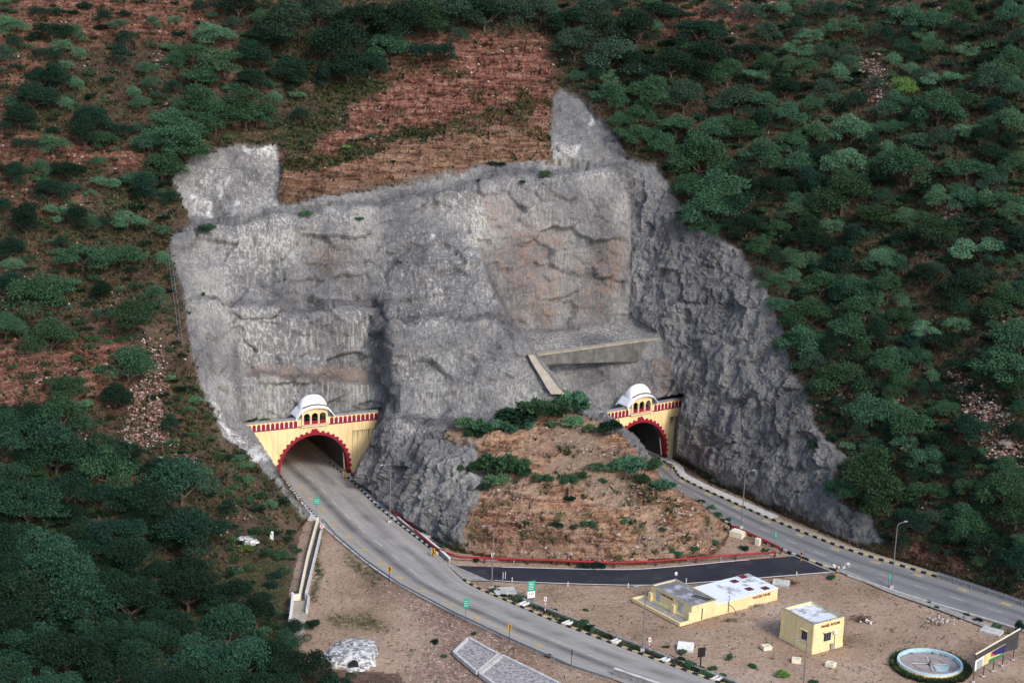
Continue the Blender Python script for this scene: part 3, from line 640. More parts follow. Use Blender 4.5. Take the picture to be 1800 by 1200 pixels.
# parapet wall by the left road with white coping
def wall_thing(name,label,cat,line,th,h,mat,cap=None,capmat='white',z0=-.2,group=None):
    t=thing(name,label,cat,line[0],0,group); t0=np.array(line[0])
    ln=np.array(line)-t0; d=np.gradient(ln,axis=0); d/=np.linalg.norm(d[:,:2],axis=1,keepdims=True); nn=np.stack([-d[:,1],d[:,0],0*d[:,0]],1)
    def sl_(w,za,zb,nm,mt):
        m=MB(); V=[]
        for p,q in zip(ln,nn):
            a=p-q*w/2; b=p+q*w/2; V+=[(a[0],a[1],p[2]+za),(a[0],a[1],p[2]+zb),(b[0],b[1],p[2]+zb),(b[0],b[1],p[2]+za)]
        n=len(ln); Fc=[]
        for i in range(n-1):
            for k in range(4): Fc.append((4*i+k,4*i+(k+1)%4,4*i+4+(k+1)%4,4*i+4+k))
        Fc+=[(3,2,1,0),(4*n-4,4*n-3,4*n-2,4*n-1)]; m.add(V,Fc); m.build(nm,M[mt],t)
    sl_(th,z0,h,'wall',mat)
    if cap: sl_(th+.12,h,h+cap,'coping',capmat)
    return t
wall_thing('parapet_wall','low cream roadside parapet wall with white coping below the grey buttress','wall',offs(road1,1,.75,L_b,kb(road1,1,785,990),30),.3,.75,'foot',.1)
wall_thing('barrier_wall','low concrete barrier with chequered coping at end of the roadside guardrail','wall',resamp(world([(1079,1186),(1140,1207),(1230,1236)]),14),.4,1.1,'conc',.1,'kw')
# drain beside left road: two low walls, cover slabs
dr0=resamp(world([(916,1053),(1005,1088),(1075,1117),(1175,1156),(1300,1203),(1400,1243)]),50)
wall_thing('drain_wall','long grey drain wall running beside the planted strip of the left road','wall',dr0,.35,.35,'conc')
for k,(u,v) in enumerate([(921,1062),(997,1096),(1082,1128),(1168,1161),(1259,1194)]):
    p=g(u,v); t=thing('drain_cover',['white drain cover slab nearest the green board','second white drain cover slab beyond the green board','middle white drain cover slab, left of the tall lamp pole','white drain cover slab just right of the tall lamp pole','white drain cover slab nearest the bottom edge beyond the striped kerb'][k],'drain cover',(p[0],p[1],.30),math.radians(48),'white slabs across the roadside drain')
    for j in (-.35,.35): MB().box(-.85,.85,j-.14,j+.14,-.3,.03).build('slab',M['white'],t)

# ------------------------------------------------------------------ tunnel portals
def arch_pts(r,zc,x0,n=28,foot=0): 
    a=[(x0-r*math.cos(math.pi*k/n),zc+r*math.sin(math.pi*k/n)) for k in range(n+1)]
    return [(x0-r,foot)]+a+[(x0+r,foot)]
def small_arch(w,h,n=6):     # cusped little niche outline, base centre at 0
    r=w/2; pts=[(-r,0),(-r,h-r)]+[(-r*math.cos(math.pi*k/n),h-r+r*1.25*math.sin(math.pi*k/n)) for k in range(1,n)]+[(r,h-r),(r,0)]
    return pts
def portal(foot,ang,xl,xr,label,low_right,cl,cr):
    t=thing('tunnel_portal',label,'tunnel portal',foot,ang)
    # body: wall with the bore left open; local x along the face, +y into the hill; foot of right jamb at x=0
    r,zc,x0=7.0,1.9,-7.0; top=10.55
    ap=arch_pts(r,zc,x0,36,-.6)
    m=MB(); y0,y1=0,1.1
    # wall as quads between the arch and the outline
    def face(y,flip):
        vs=[];fs=[]
        for (x,z) in ap: vs.append((x,y,z))
        n=len(ap)
        for (x,z) in ap: vs.append((x,y,top))
        for i in range(n-1):
            if abs(ap[i][0]-ap[i+1][0])<1e-6: continue
            fs.append((i,i+1,n+i+1,n+i))
        b=len(vs); xe=xl; vs+=[(xe,y,-.6),(x0-r,y,-.6),(x0-r,y,top),(xe,y,top)]; fs.append((b,b+1,b+2,b+3))
        b=len(vs); vs+=[(x0+r,y,-.6),(low_right,y,-.6),(low_right,y,8.6),(x0+r,y,8.6)]; fs.append((b,b+1,b+2,b+3))
        b=len(vs); vs+=[(x0+r,y,8.6),(xr,y,8.6),(xr,y,top),(x0+r,y,top)]; fs.append((b,b+1,b+2,b+3))
        if flip: fs=[f[::-1] for f in fs]
        m.add(vs,fs)
    face(y0,False); face(y1,True)
    m.add([(xl,y0,-.6),(xl,y1,-.6),(xl,y1,top),(xl,y0,top)],[(0,1,2,3)]); m.add([(xr,y0,8.6),(xr,y1,8.6),(xr,y1,top),(xr,y0,top)],[(3,2,1,0)])
    m.add([(low_right,y0,-.6),(low_right,y1,-.6),(low_right,y1,8.6),(low_right,y0,8.6)],[(3,2,1,0)]); m.add([(low_right,y0,8.6),(xr,y0,8.6),(xr,y1,8.6),(low_right,y1,8.6)],[(3,2,1,0)])
    m.build('facade_wall',M['yellow'],t)
    # raised border of the side panel + rain stains
    m=MB(); 
    for x in (.75,): m.box(x-.03,x+.03,-.03,0,3.5,8.7)
    m.box(.75,low_right-.02,-.035,0,8.6,8.68)
    m.build('panel_edge',M['stain'],t)
    m=MB(); rr=random.Random(3)
    for k in range(16):
        x=.9+(low_right-1.1)*rr.random(); L_=rr.uniform(.3,2.2) if k%4 else rr.uniform(2,4.5); w=rr.uniform(.03,.08); m.add([(x-w,-.006,8.6),(x+w,-.006,8.6),(x,-.006,8.6-L_)],[(0,1,2)])
    m.build('rain_streaks',M['stain'],t)
    # parapet band
    MB().box(xl,cl,.05,.45,top,12.0).build('parapet',M['yellow'],t); MB().box(cr,xr,.05,.45,top,12.0).build('parapet',M['yellow'],t)
    m=MB().box(xl,xr,-.10,.05,10.42,10.56); m.build('string_course',M['crimson'],t)
    MB().box(xl-.1,cl,-.06,.62,12.0,12.28).build('coping',plain_roof,t); MB().box(cr,xr+.1,-.06,.62,12.0,12.28).build('coping',plain_roof,t)
    x=xl+.6
    while x<xr-.3:
        if not(cl-.35<x<cr+.35):
            po=[(x+a,10.58+b) for a,b in small_arch(.66,1.12)]
            MB().xz(po,.0,.06).build('niche_panel',M['crimson'],t)
        if not(cl-.3<x+.45<cr+.3) and x+.45<xr-.15: MB().box(x+.45-.10,x+.45+.10,.01,.052,10.60,11.32).build('niche_pier',M['white'],t)
        x+=.905
    # crimson scalloped voussoir ring
    m=MB(); n=46; N2=n*2
    ri=r-.22; pts_i=[];pts_o=[]
    a0=-.13
    for k in range(N2+1):
        a=a0+(math.pi-2*a0)*k/N2; ro=r+.26+(.36 if (k//2)%2==0 else 0)
        pts_i.append((x0-ri*math.cos(a),zc+ri*math.sin(a))); pts_o.append((x0-ro*math.cos(a),zc+ro*math.sin(a)))
    V=[];Fc=[]
    for (a,b) in zip(pts_i,pts_o): V+=[(a[0],-.22,a[1]),(b[0],-.22,b[1]),(b[0],.0,b[1]),(a[0],.9,a[1])]
    for i in range(N2):
        for k in range(4): Fc.append((4*i+k,4*i+4+k,4*i+4+(k+1)%4,4*i+(k+1)%4))
    m.add(V,Fc)
    for sx in (-1,1): m.box(x0+sx*(ri+.38)-.38,x0+sx*(ri+.38)+.38,-.22,.5,-.5,zc+.95-1.9)
    m.box(x0-ri-.76,x0-ri,-.22,.5,-.5,zc-.9); m.box(x0+ri,x0+ri+.76,-.22,.5,-.5,zc-.9)
    m.box(x0-.55,x0+.55,-.26,.0,zc+r+.3,zc+r+.95)
    m.build('arch_ring',M['crimson'],t)
    # bore
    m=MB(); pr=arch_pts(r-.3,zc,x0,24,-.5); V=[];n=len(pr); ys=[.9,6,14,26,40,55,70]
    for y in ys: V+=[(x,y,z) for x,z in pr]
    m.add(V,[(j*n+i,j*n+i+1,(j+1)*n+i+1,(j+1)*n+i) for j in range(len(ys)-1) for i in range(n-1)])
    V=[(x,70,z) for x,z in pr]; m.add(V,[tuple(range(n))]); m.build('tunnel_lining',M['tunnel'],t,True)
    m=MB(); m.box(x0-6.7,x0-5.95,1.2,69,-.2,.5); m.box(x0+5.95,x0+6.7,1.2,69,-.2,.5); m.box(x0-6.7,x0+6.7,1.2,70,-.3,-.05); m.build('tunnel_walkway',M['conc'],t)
    MB().tube([(x0+6.3,.2,.9),(x0+6.35,1.2,4.6)],.13,6).build('yellow_strip',M['stud'],t)
    # little domed pavilion on the parapet
    k=thing('pavilion',None,None,(0,0,0)); del_=None
    k.parent=t
    cx=(cl+cr)/2; hw=(cr-cl)/2; zb=10.6
    m=MB(); outline=[(cl,zb),(cr,zb)]
    bays=[cx-1.6,cx,cx+1.6]
    # front wall with three open bays, built from pieces
    for y in (-.25,2.35):
        th=.28
        m.box(cl,cr,y,y+th,zb,zb+.25)
        xs=[cl]+[b+s*.63 for b in bays for s in (-1,1)]+[cr]
        for i in range(0,8,2): m.box(xs[i],xs[i+1],y,y+th,zb+.25,zb+1.85)
        for b in bays:
            nn_=8; 
            for i in range(nn_):
                a,c=math.pi*i/nn_,math.pi*(i+1)/nn_
                p=[(b-.63*math.cos(a),zb+1.85+.62*math.sin(a)),(b-.63*math.cos(c),zb+1.85+.62*math.sin(c)),(b-.63*math.cos(c),zb+2.6),(b-.63*math.cos(a),zb+2.6)]
                m.xz(p,y,y+th)
        for i in range(0,8,2): m.box(xs[i],xs[i+1],y,y+th,zb+1.85,zb+2.6)
        nn_=12; top_=[(cl+(cr-cl)*i/nn_, zb+2.75+.85*math.sin(math.pi*i/nn_)) for i in range(nn_+1)]
        for i in range(nn_): m.xz([(top_[i][0],zb+2.6),(top_[i+1][0],zb+2.6),top_[i+1],top_[i]],y,y+th)
    for x in (cl,cr-.28): m.box(x,x+.28,.03,2.35,zb+1.85,zb+2.9); m.box(x,x+.28,.03,.45,zb,zb+1.85); m.box(x,x+.28,1.9,2.35,zb,zb+1.85)
    m.build('pavilion_wall',M['yellow'],k)
    m=MB()
    for b in bays: m.box(b-.63,b+.63,-.12,-.04,zb+.25,zb+.95)
    m.build('balustrade',M['crimson'],k)
    for x_ in (bays[0]-.66,(bays[0]+bays[1])/2,(bays[1]+bays[2])/2,bays[2]+.66): MB().tube([(x_,-.3,zb+.25),(x_,-.3,zb+1.9)],.08,6).build('column',M['cream'],k)
    MB().box(cl-.15,cr+.15,-.42,-.25,zb-.12,zb+.1).build('sill',M['cream'],k)
    MB().box(cl-.1,cr+.1,-.36,-.2,zb+.101,zb+.17).build('sill_band',M['crimson'],k)
    MB().box(cl+.28,cr-.28,.03,2.35,zb-.02,zb+.06).build('floor',M['conc'],k)
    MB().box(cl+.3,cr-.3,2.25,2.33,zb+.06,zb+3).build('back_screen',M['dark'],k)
    # bangla roof: curved eave (chajja) and vault
    m=MB(); N=22; V=[]
    def eave(x): x=abs(x-cx); return zb+3.80-.085*x*x-.5*max(0,x-2.4)**1.3
    for j,(y,dz,e) in enumerate(((-.85,-.06,1.45),(-.2,.20,1.25),(2.5,.20,1.25),(3.1,-.06,1.45))):
        for i in range(N+1):
            x=cx+(hw+e)*(2*i/N-1); V.append((x,y,eave(x)+dz))
    W=N+1; Fq=[(j*W+i,j*W+i+1,(j+1)*W+i+1,(j+1)*W+i) for j in range(3) for i in range(N)]
    nb=len(V); V+= [(x,y,z-.16) for x,y,z in V]; Fq+=[tuple(nb+q for q in f[::-1]) for f in Fq]
    Fq+=[(i+1,i,nb+i,nb+i+1) for i in range(N)]+[(3*W+i,3*W+i+1,nb+3*W+i+1,nb+3*W+i) for i in range(N)]+[((j+1)*W,j*W,nb+j*W,nb+(j+1)*W) for j in range(3)]+[(j*W+N,(j+1)*W+N,nb+(j+1)*W+N,nb+j*W+N) for j in range(3)]
    m.add(V,Fq)
    m.build('eave',M['dome'],k)
    m=MB(); V=[]; NX,NY=16,8
    for j in range(NY+1):
        b=j/NY; y=-.15+2.7*b; by=math.sin(math.pi*b)**.5 if 0<b<1 else 0
        for i in range(NX+1):
            a=2*i/NX-1; x=cx+(hw+.25)*a*(1-.06*(1-by)); base=eave(x)+.14
            V.append((x,y,base+1.75*by*(1-abs(a)**3.4)**.6))
    m.add(V,[(j*(NX+1)+i,j*(NX+1)+i+1,(j+1)*(NX+1)+i+1,(j+1)*(NX+1)+i) for j in range(NY) for i in range(NX)]); m.build('vault_roof',M['dome'],k,True)
    m=MB()
    for off in (0,.22):
        m.tube([(cx+(hw-.1)*(2*i/16-1),-.22-off*.6,eave(cx+(hw-.1)*(2*i/16-1))+.36-off*.35) for i in range(17)],.055,5)
    for i in range(26):
        x=cx+(hw-.2)*(2*i/25-1); m.bar((x,-.22,eave(x)+.34),(x,-.36,eave(x)+.28),.07)
    m.build('roof_band',M['brown'],k)
    return t
plain_roof=M['roofg']
portal(FOOT_L,AL,-24,5.9,'larger left tunnel portal in cream yellow with crimson arch and white domed pavilion',4.95,-9.55,-4.45)
portal(FOOT_R,AR,-20,3.8,'smaller right tunnel portal in cream yellow, half hidden behind the earth mound',2.1,-9.45,-4.35)
# sodium lamps inside the left bore (they light its roadway in the photograph)
for k,y in enumerate((12,30)):
    p=OL+ -(-y)*np.array([-math.sin(AL),math.cos(AL),0])+(-3.2)*EL
    t=thing('tunnel_lamp',['sodium lamp under the crown of the left tunnel, nearer the mouth','sodium lamp under the crown of the left tunnel, deeper inside'][k],'lamp',(p[0],p[1],7.2),AL,'lamps inside the left tunnel')
    MB().box(-.3,.3,-.5,.5,0,.2).build('housing',M['steel'],t)
    ld_=bpy.data.lights.new('tunnel_lamp_light','POINT'); ld_.energy=150; ld_.color=(1,.45,.15); ld_.shadow_soft_size=.3
    lo=bpy.data.objects.new('bulb',ld_); C.objects.link(lo); lo.parent=t; lo.location=(0,0,-.35)

# ------------------------------------------------------------------ street lamps, signs, guardrails
def lamp(u,v,vt,label,head=(-1,0),double=False,grp='tall grey street lamps'):
    p=g(u,v); h=zat(p,vt); t=thing('street_lamp',label,'street lamp',(p[0],p[1],0),0,grp)
    MB().box(-.3,.3,-.3,.3,-.1,.45).build('base_block',M['conc_l'],t)
    MB().tube([(0,0,.4),(0,0,h*.5),(0,0,h*.96)],[.12,.095,.065],8).build('pole',M['pole'],t)
    hx,hy=head; n=math.hypot(hx,hy); hx/=n; hy/=n
    MB().tube([(0,0,h*.95),(hx*.4,hy*.4,h*.99),(hx*1.5,hy*1.5,h)],.05,6).build('arm',M['pole'],t)
    MB().tube([(hx*1.4,hy*1.4,h),(hx*1.75,hy*1.75,h+.03),(hx*2.2,hy*2.2,h-.02)],[.08,.2,.1],8).build('lamp_head',M['steel'],t)
lamp(685,918,815,'street lamp on the footpath below the grey buttress, near the left tunnel mouth',(-1,-.6))
lamp(864,1035,922,'street lamp beside the left end of the dark service road',(-1,-.5))
lamp(1129,1144,1027,'street lamp in the planted strip in front of the pump house',(-1,-.5))
lamp(1303,928,828,'street lamp standing over the red pipe beside the right road',(1,.5))
lamp(1567,1033,919,'street lamp on the near verge of the right road, left of a small green sign',(1,.6))
lamp(1409,1240,1122,'street lamp in front of the small square panel room',(-1,-.5))
def post(u,v,vt,label,board=None,cat='sign',name='road_sign',r=.05,pm='pole',w=1,bh=1,face=(0,-1),marks=None,grp=None):
    p=g(u,v) if v>0 else T(u,-v); h=zat(p,vt); az_=math.atan2(face[0],-face[1]); t=thing(name,label,cat,(p[0],p[1],p[2]),az_,grp)
    MB().tube([(0,0,0),(0,0,h-p[2]-.05)],r,6).build('post',M[pm],t)
    if board:
        z1=h-p[2]; b=MB().box(-w/2,w/2,-.12,-.06,z1-bh,z1).build('board',M[board],t)
        if marks: marks(t,w,bh,z1)
    return t
def lines(col,n,y0=.15,y1=.85,arrow=False):
    def f(t,w,bh,z1):
        m=MB()
        for i in range(n):
            z=z1-bh*(y0+(y1-y0)*(i+.5)/n); x=-w*.38; rr=random.Random(i*7+n)
            while x<w*.36:
                L_=rr.uniform(.08,.2)*w; m.box(x,min(x+L_,w*.4),-.135,-.121,z-bh*.025,z+bh*.025); x+=L_+w*.06
        m.build('lettering',M[col],t)
    return f
post(556,906,874,'green road sign with white lettering beside the left tunnel approach, left edge of road','green',w=1.25,bh=1.3,marks=lines('white',3),face=(.3,-1))
post(818,1090,1051,'green road sign standing on the guardrail of the left road','green',w=.85,bh=1.6,marks=lines('white',3),face=(.5,-1))
# two-post green and white board
p=g(933,1052); t=thing('notice_board','tall board, green above and white below, on two posts beside the planted verge','notice board',(p[0],p[1],0),.35)
h=zat(p,1020)
for x in (-.45,.45): MB().tube([(x,0,0),(x,0,h)],.05,6).build('post',M['pole'],t)
MB().box(-.65,.65,-.13,-.06,h-1.75,h).build('green_panel',M['green'],t); MB().box(-.65,.65,-.13,-.06,h-2.95,h-1.78).build('white_panel',M['white'],t)
m=MB()
for i in range(5): m.box(-.5,.3+.1*(i%2),-.145,-.131,h-.3-.29*i,h-.22-.29*i)
m.build('lettering',M['white'],t)
m=MB()
for x in (-.35,0,.3): m.box(x-.08,x+.1,-.145,-.131,h-2.3,h-2.12)
m.build('marks',M['red'],t)
def chev(t,w,bh,z1):
    m=MB(); 
    for s in (-1,1): m.add([(-.25*w,-.14,z1-bh/2+s*.42*bh),(.05*w,-.14,z1-bh/2+s*.42*bh),(.35*w,-.14,z1-bh/2),(.05*w,-.14,z1-bh/2)],[(0,1,2,3)])
    m.build('chevron',M['black'],t)
post(684,1024,995,'yellow chevron sign on black post by the guardrail, on the bend','orange',w=.75,bh=.9,marks=chev,pm='black')
post(895,1127,1096,'small orange chevron sign on black post by the lower guardrail','orange',w=.55,bh=.8,marks=chev,pm='black')
post(1004,1172,1141,'thin black post with narrow sign edge on the lower guardrail','black',w=.16,bh=.8,pm='black')
post(761,978,963,'yellow chevron sign beside the red pipe at the end of the parapet wall','orange',w=.7,bh=1.3,marks=chev,pm='black')
post(606,843,828,'small yellow and black sign beside the jamb of the left tunnel','orange',w=.5,bh=1.0,marks=chev,pm='black')
post(1361,962,934,'small green sign on the near kerb of the right road','green',w=.5,bh=1.1,face=(.7,-1),marks=lines('white',2))
post(1562,1029,1008,'small green sign beside the lamp on the right road verge','green',w=.5,bh=1.0,face=(.7,-1),marks=lines('white',2))
t=post(1231,1172,1137,'black square sign seen from behind on thick black post among the verge shrubs','black',w=1.25,bh=1.5,pm='black',r=.1,face=(.4,-1))
def tri(t,w,bh,z1):
    m=MB(); m.add([(-w*.55,-.135,z1-bh),(w*.55,-.135,z1-bh),(0,-.135,z1+.05)],[(0,1,2)]); m.build('red_triangle',M['red'],t)
    m=MB(); m.add([(-w*.3,-.145,z1-bh*.85),(w*.3,-.145,z1-bh*.85),(0,-.145,z1-bh*.3)],[(0,1,2)]); m.build('white_centre',M['white'],t)
post(566,940,921,'triangular red and white warning sign over the head of the drain channel','white',w=.75,bh=.8,marks=tri)
def banded(u,v,vt,label,cap='white',a='white',b='black',name='marker_post',r=.07,board=False,grp=None,cat='marker post'):
    p=g(u,v); h=zat(p,vt); t=thing(name,label,cat,(p[0],p[1],0),0,grp); m=MB(); n=5
    for i in range(n): m.mi=i%2; m.tube([(0,0,h*i/n),(0,0,h*(i+1)/n)],r,8)
    m.build('post',[M[a],M[b]],t)
    if board: MB().box(-.22,.22,-.13,-.08,h-.75,h).build('plate',M[cap],t); MB().box(-.1,.1,-.145,-.131,h-.5,h-.25).build('mark',M['red'],t)
    return t
banded(958,1073,1048,'red and white striped post with small plate in the upper planted verge','white','white','red',board=True)
banded(1141,1143,1119,'red and white striped post just right of the planted-strip lamp','white','white','red',board=True)
banded(1408,985,966,'black and yellow gate post at far corner of the service road junction',a='orange',b='black',r=.14,cat='gate post',name='gate_post')
banded(1470,1010,993,'black and yellow gate post at near corner of the service road junction',a='orange',b='black',r=.14,cat='gate post',name='gate_post')
for k,(u,v) in enumerate([(903,989),(992,990),(1084,993),(1175,987),(1267,986),(1351,975)]):
    banded(u,v,v-7,'white guide post, %s along the red pipe side of the service road'%['first from left','second from left','third from left','fourth from left','fifth from left','last on the right'][k],grp='white guide posts along the service road',a='white',b='black')
for k,(u,v) in enumerate([(900,1022),(998,1030),(1104,1032),(1206,1024),(1400,1012)]):
    banded(u,v,v-8,'white guide post, %s on building side of service road'%['first from left','second from left','third from left','one just above the pump house roof','last beyond the water tank'][k],grp='white guide posts along the service road',a='white',b='white')
for u,v in ((884,1018),(888,1017)): banded(u,v,v-13,'slim white rod %s at the left mouth of the service road'%('standing left of its twin' if u==884 else 'standing right of its twin'),a='white',b='white',r=.05,cat='rod',name='marker_rod')
def guard(name,line,label,posts_every,h=.75,rails=1,side=1):
    L_=np.sum(np.linalg.norm(np.diff(line,axis=0),axis=1)); n=int(L_/posts_every); q=resamp(line,n+1); o=q[0]
    t=thing(name,label,'guardrail',(o[0],o[1],0)); fine=resamp(line,n*3+1)-o
    d=np.gradient(fine,axis=0); d/=np.linalg.norm(d,axis=1,keepdims=True); nn=np.stack([-d[:,1],d[:,0],0*d[:,0]],1)*side
    for rl in range(rails):
        z=h-rl*.42; m=MB(); prof=[(.00,.155),(.07,.10),(.01,.03),(.01,-.03),(.07,-.10),(.0,-.155),(-.03,-.155),(-.03,.155)]; V=[]
        for p_,n_ in zip(fine,nn):
            for a,b in prof: w_=p_+n_*(a+.06); V.append((w_[0],w_[1],z-.15+b))
        K=len(prof); m.add(V,[(i*K+j,i*K+(j+1)%K,(i+1)*K+(j+1)%K,(i+1)*K+j) for i in range(len(fine)-1) for j in range(K)]); m.build('rail',M['steel'],t)
    for p_ in q-o: MB().box(p_[0]-.07,p_[0]+.07,p_[1]-.07,p_[1]+.07,-.2,h).build('post',M['steel'],t)
guard('guardrail',np.array(world([(567,918),(590,945),(640,988),(700,1030),(800,1083),(900,1130),(1000,1174),(1050,1191),(1078,1200)])),'long steel guardrail along the outer edge of the left road','3.6' and 3.6)
guard('guardrail',offs(road2,0,.3,kb(road2,0,1654,1012),road2.L-1,40),'double steel guardrail along the far edge of the right road',3.2,1.05,2)
# barricade by right portal
p=g(1176,826); t=thing('barricade','black striped metal barricade on the kerb outside the right tunnel','barricade',(p[0],p[1],.3),math.radians(-50))
for z in (.3,.65,1.0): MB().box(-1.1,1.1,-.04,.04,z,z+.16).build('board',M['black'],t)
for x in (-.9,0,.9): MB().box(x-.05,x+.05,-.06,.06,0,1.2).build('upright',M['kc'],t)

# ------------------------------------------------------------------ red fire main on short supports
def pipe(L,label,r=.2,z=.75,step=7):
    q=resamp(np.array(world(L)),60); o=q[0]; t=thing('water_pipe',label,'pipe',(o[0],o[1],0)); m=MB()
    m.tube([p_-o+np.array([0,0,z]) for p_ in q],r,8).build('pipe',M['redpipe'],t,True)
    n=int(np.sum(np.linalg.norm(np.diff(q,axis=0),axis=1))/step)
    for p_ in resamp(q,n+1): a=p_-o; MB().box(a[0]-.15,a[0]+.15,a[1]-.15,a[1]+.15,-.1,z-r+.05).build('support',M['brown'],t)
    for p_ in resamp(q,n//2+2)[1:-1]: a=p_-o; MB().tube([(a[0]-.12,a[1],z),(a[0]+.12,a[1],z)],r*1.5,8).build('flange',M['redpipe'],t)
pipe([(618,838),(650,868),(690,905),(740,948),(766,970),(800,985),(860,988),(960,991),(1080,996),(1150,993),(1250,985),(1362,977)],'long crimson water pipe on short supports from left tunnel to service road')
pipe([(1284,930),(1320,946),(1350,960),(1372,971)],'short crimson water pipe between earth mound and right road kerb',.22,.8)

# ------------------------------------------------------------------ buildings
def quadbox(name,mat,q,z0,z1,parent,o): return MB().prism([(p_[0]-o[0],p_[1]-o[1]) for p_ in q],z0,z1).build(name,M[mat],parent)
def inset(q,d):
    q=[np.array(p_[:2],float) for p_ in q]; n=len(q); r=[]
    for i in range(n):
        a,b,c=q[i-1],q[i],q[(i+1)%n]; e1=(b-a)/np.linalg.norm(b-a); e2=(c-b)/np.linalg.norm(c-b); n1=np.array([-e1[1],e1[0]]); n2=np.array([-e2[1],e2[0]])
        s=n1+n2; r.append(b+s*d/(1+np.dot(n1,n2)))
    return r
def ccw(q):
    A=sum(q[i][0]*q[(i+1)%len(q)][1]-q[(i+1)%len(q)][0]*q[i][1] for i in range(len(q))); return q if A>0 else q[::-1]
def text(s,size,mat,parent,loc,ex,depth=.02,name='lettering',up=(0,0,1)):     # letters on a wall whose rightward direction is ex
    cu=bpy.data.curves.new(name,'FONT'); cu.body=s; cu.size=size; cu.extrude=depth; cu.offset=size*.02; cu.align_x='CENTER'
    tmp=bpy.data.objects.new('tmp',cu); me=bpy.data.meshes.new_from_object(tmp); bpy.data.objects.remove(tmp); me.materials.append(mat)
    o=link(name,me,parent); ex=Vector(ex).normalized(); upv=Vector(up); n=ex.cross(upv); o.matrix_local=Matrix(((ex.x,upv.x,n.x,loc[0]),(ex.y,upv.y,n.y,loc[1]),(ex.z,upv.z,n.z,loc[2]),(0,0,0,1))); return o
M['letter']=plain('lettering_maroon',(.16,.02,.02),.7)
def ringwall(name,mat,q,th,z0,z1,parent,o):
    q=[np.array(p_[:2],float)-np.array(o[:2]) for p_ in q]; i_=inset(q,th); m=MB(); n=len(q)
    V=[(*p_,z0) for p_ in q]+[(*p_,z1) for p_ in q]+[(*p_,z0) for p_ in i_]+[(*p_,z1) for p_ in i_]
    for k in range(n):
        j=(k+1)%n; m.add([V[k],V[j],V[n+j],V[n+k]],[(0,1,2,3)]); m.add([V[n+k],V[n+j],V[3*n+j],V[3*n+k]],[(0,1,2,3)]); m.add([V[3*n+k],V[3*n+j],V[2*n+j],V[2*n+k]],[(0,1,2,3)])
    return m.build(name,M[mat],parent)
# panel room
a,b,c_=g(1371,1118),g(1427,1148),g(1474.5,1131); c_=b+(c_-b)*1.0; e1=(a-b)/np.linalg.norm(a-b); e2=c_-b; e2=e2-e1*np.dot(e1,e2); Lw=np.linalg.norm(a-b); Ld=np.linalg.norm(e2); e2/=Ld
b0=b.copy(); q=[b,b+e2*Ld,b+e2*Ld+e1*Lw,b+e1*Lw]; q=[p_[:2] for p_ in q]; q=ccw(q); hz=zat(b,1096)
t=thing('panel_room','small square yellow panel room with white patched roof on the dirt yard','building',(b[0],b[1],0)); o=b
quadbox('wall','yellow2',q,-.2,hz-.62,t,o); ringwall('parapet','yellow2',q,.2,hz-.62,hz-.08,t,o)
ringwall('coping','conc',[p_ for p_ in inset(q,-.05)],.3,hz-.08,hz,t,o)
quadbox('roof','roomroof',inset(q,.201),hz-.7,hz-.5,t,o); quadbox('plinth','yellow2',inset(q,-.1),-.2,.55,t,o)
def wallpiece(name,mat,e,n,x0,x1,z0,z1,t,dp=.06,start=0.0):
    P_=[e*x0+n*start,e*x1+n*start,e*x1+n*dp,e*x0+n*dp]; return MB().prism(ccw([(p_[0],p_[1]) for p_ in P_]),z0,z1).build(name,M[mat],t)
n1=-e2; n2=-e1   # outward normals of the e1 face and the e2 face
for e,n,L_ in ((e1,n1,Lw),(e2,n2,Ld)):
    for x in (.0,.5,1.0):
        if e is e2 and x==.5: continue
        xx=x*(L_-.35); wallpiece('pilaster','yellow2',e,n,xx,xx+.35,.56,hz-.7,t,.07,.001)
def window(e,n,x0,x1,z0,z1,t):
    w_=wallpiece('window','white',e,n,x0-.06,x1+.06,z0-.06,z1+.06,t,.03,.001); 
    gl=wallpiece('pane','glass',e,n,x0,x1,z0,z1,w_,.045,.031)
    for x in (x0+(x1-x0)*k/3 for k in (1,2)): wallpiece('mullion','steel',e,n,x-.03,x+.03,z0,z1,w_,.06,.046)
window(e1,n1,1.3,2.5,1.55,3.1,t); window(e2,n2,2.2,3.7,1.5,2.95,t)
wallpiece('window_shade','yellow2',e2,n2,2.0,3.9,3.06,3.14,t,.4,.001); wallpiece('window_shade','yellow2',e1,n1,1.1,2.7,3.22,3.3,t,.4,.001)
ac=wallpiece('air_conditioner','white',e2,n2,4.0,4.75,2.5,3.1,t,.4,.02)
wallpiece('drain_pipe','brown',e2,n2,4.5,4.56,.6,2.4,t,.09,.02); wallpiece('meter_box','conc',e2,n2,3.6,4.4,.0,.9,t,.35,.12)
text('PANEL ROOM',.62,M['letter'],t,(e2*(Ld*.55)+n2*.05+np.array([0,0,hz-.95]))-np.array([0,0,.05]),tuple(e2))
text('PANEL ROOM',.001,M['letter'],t,(0,0,-.1),(1,0,0)) if False else None
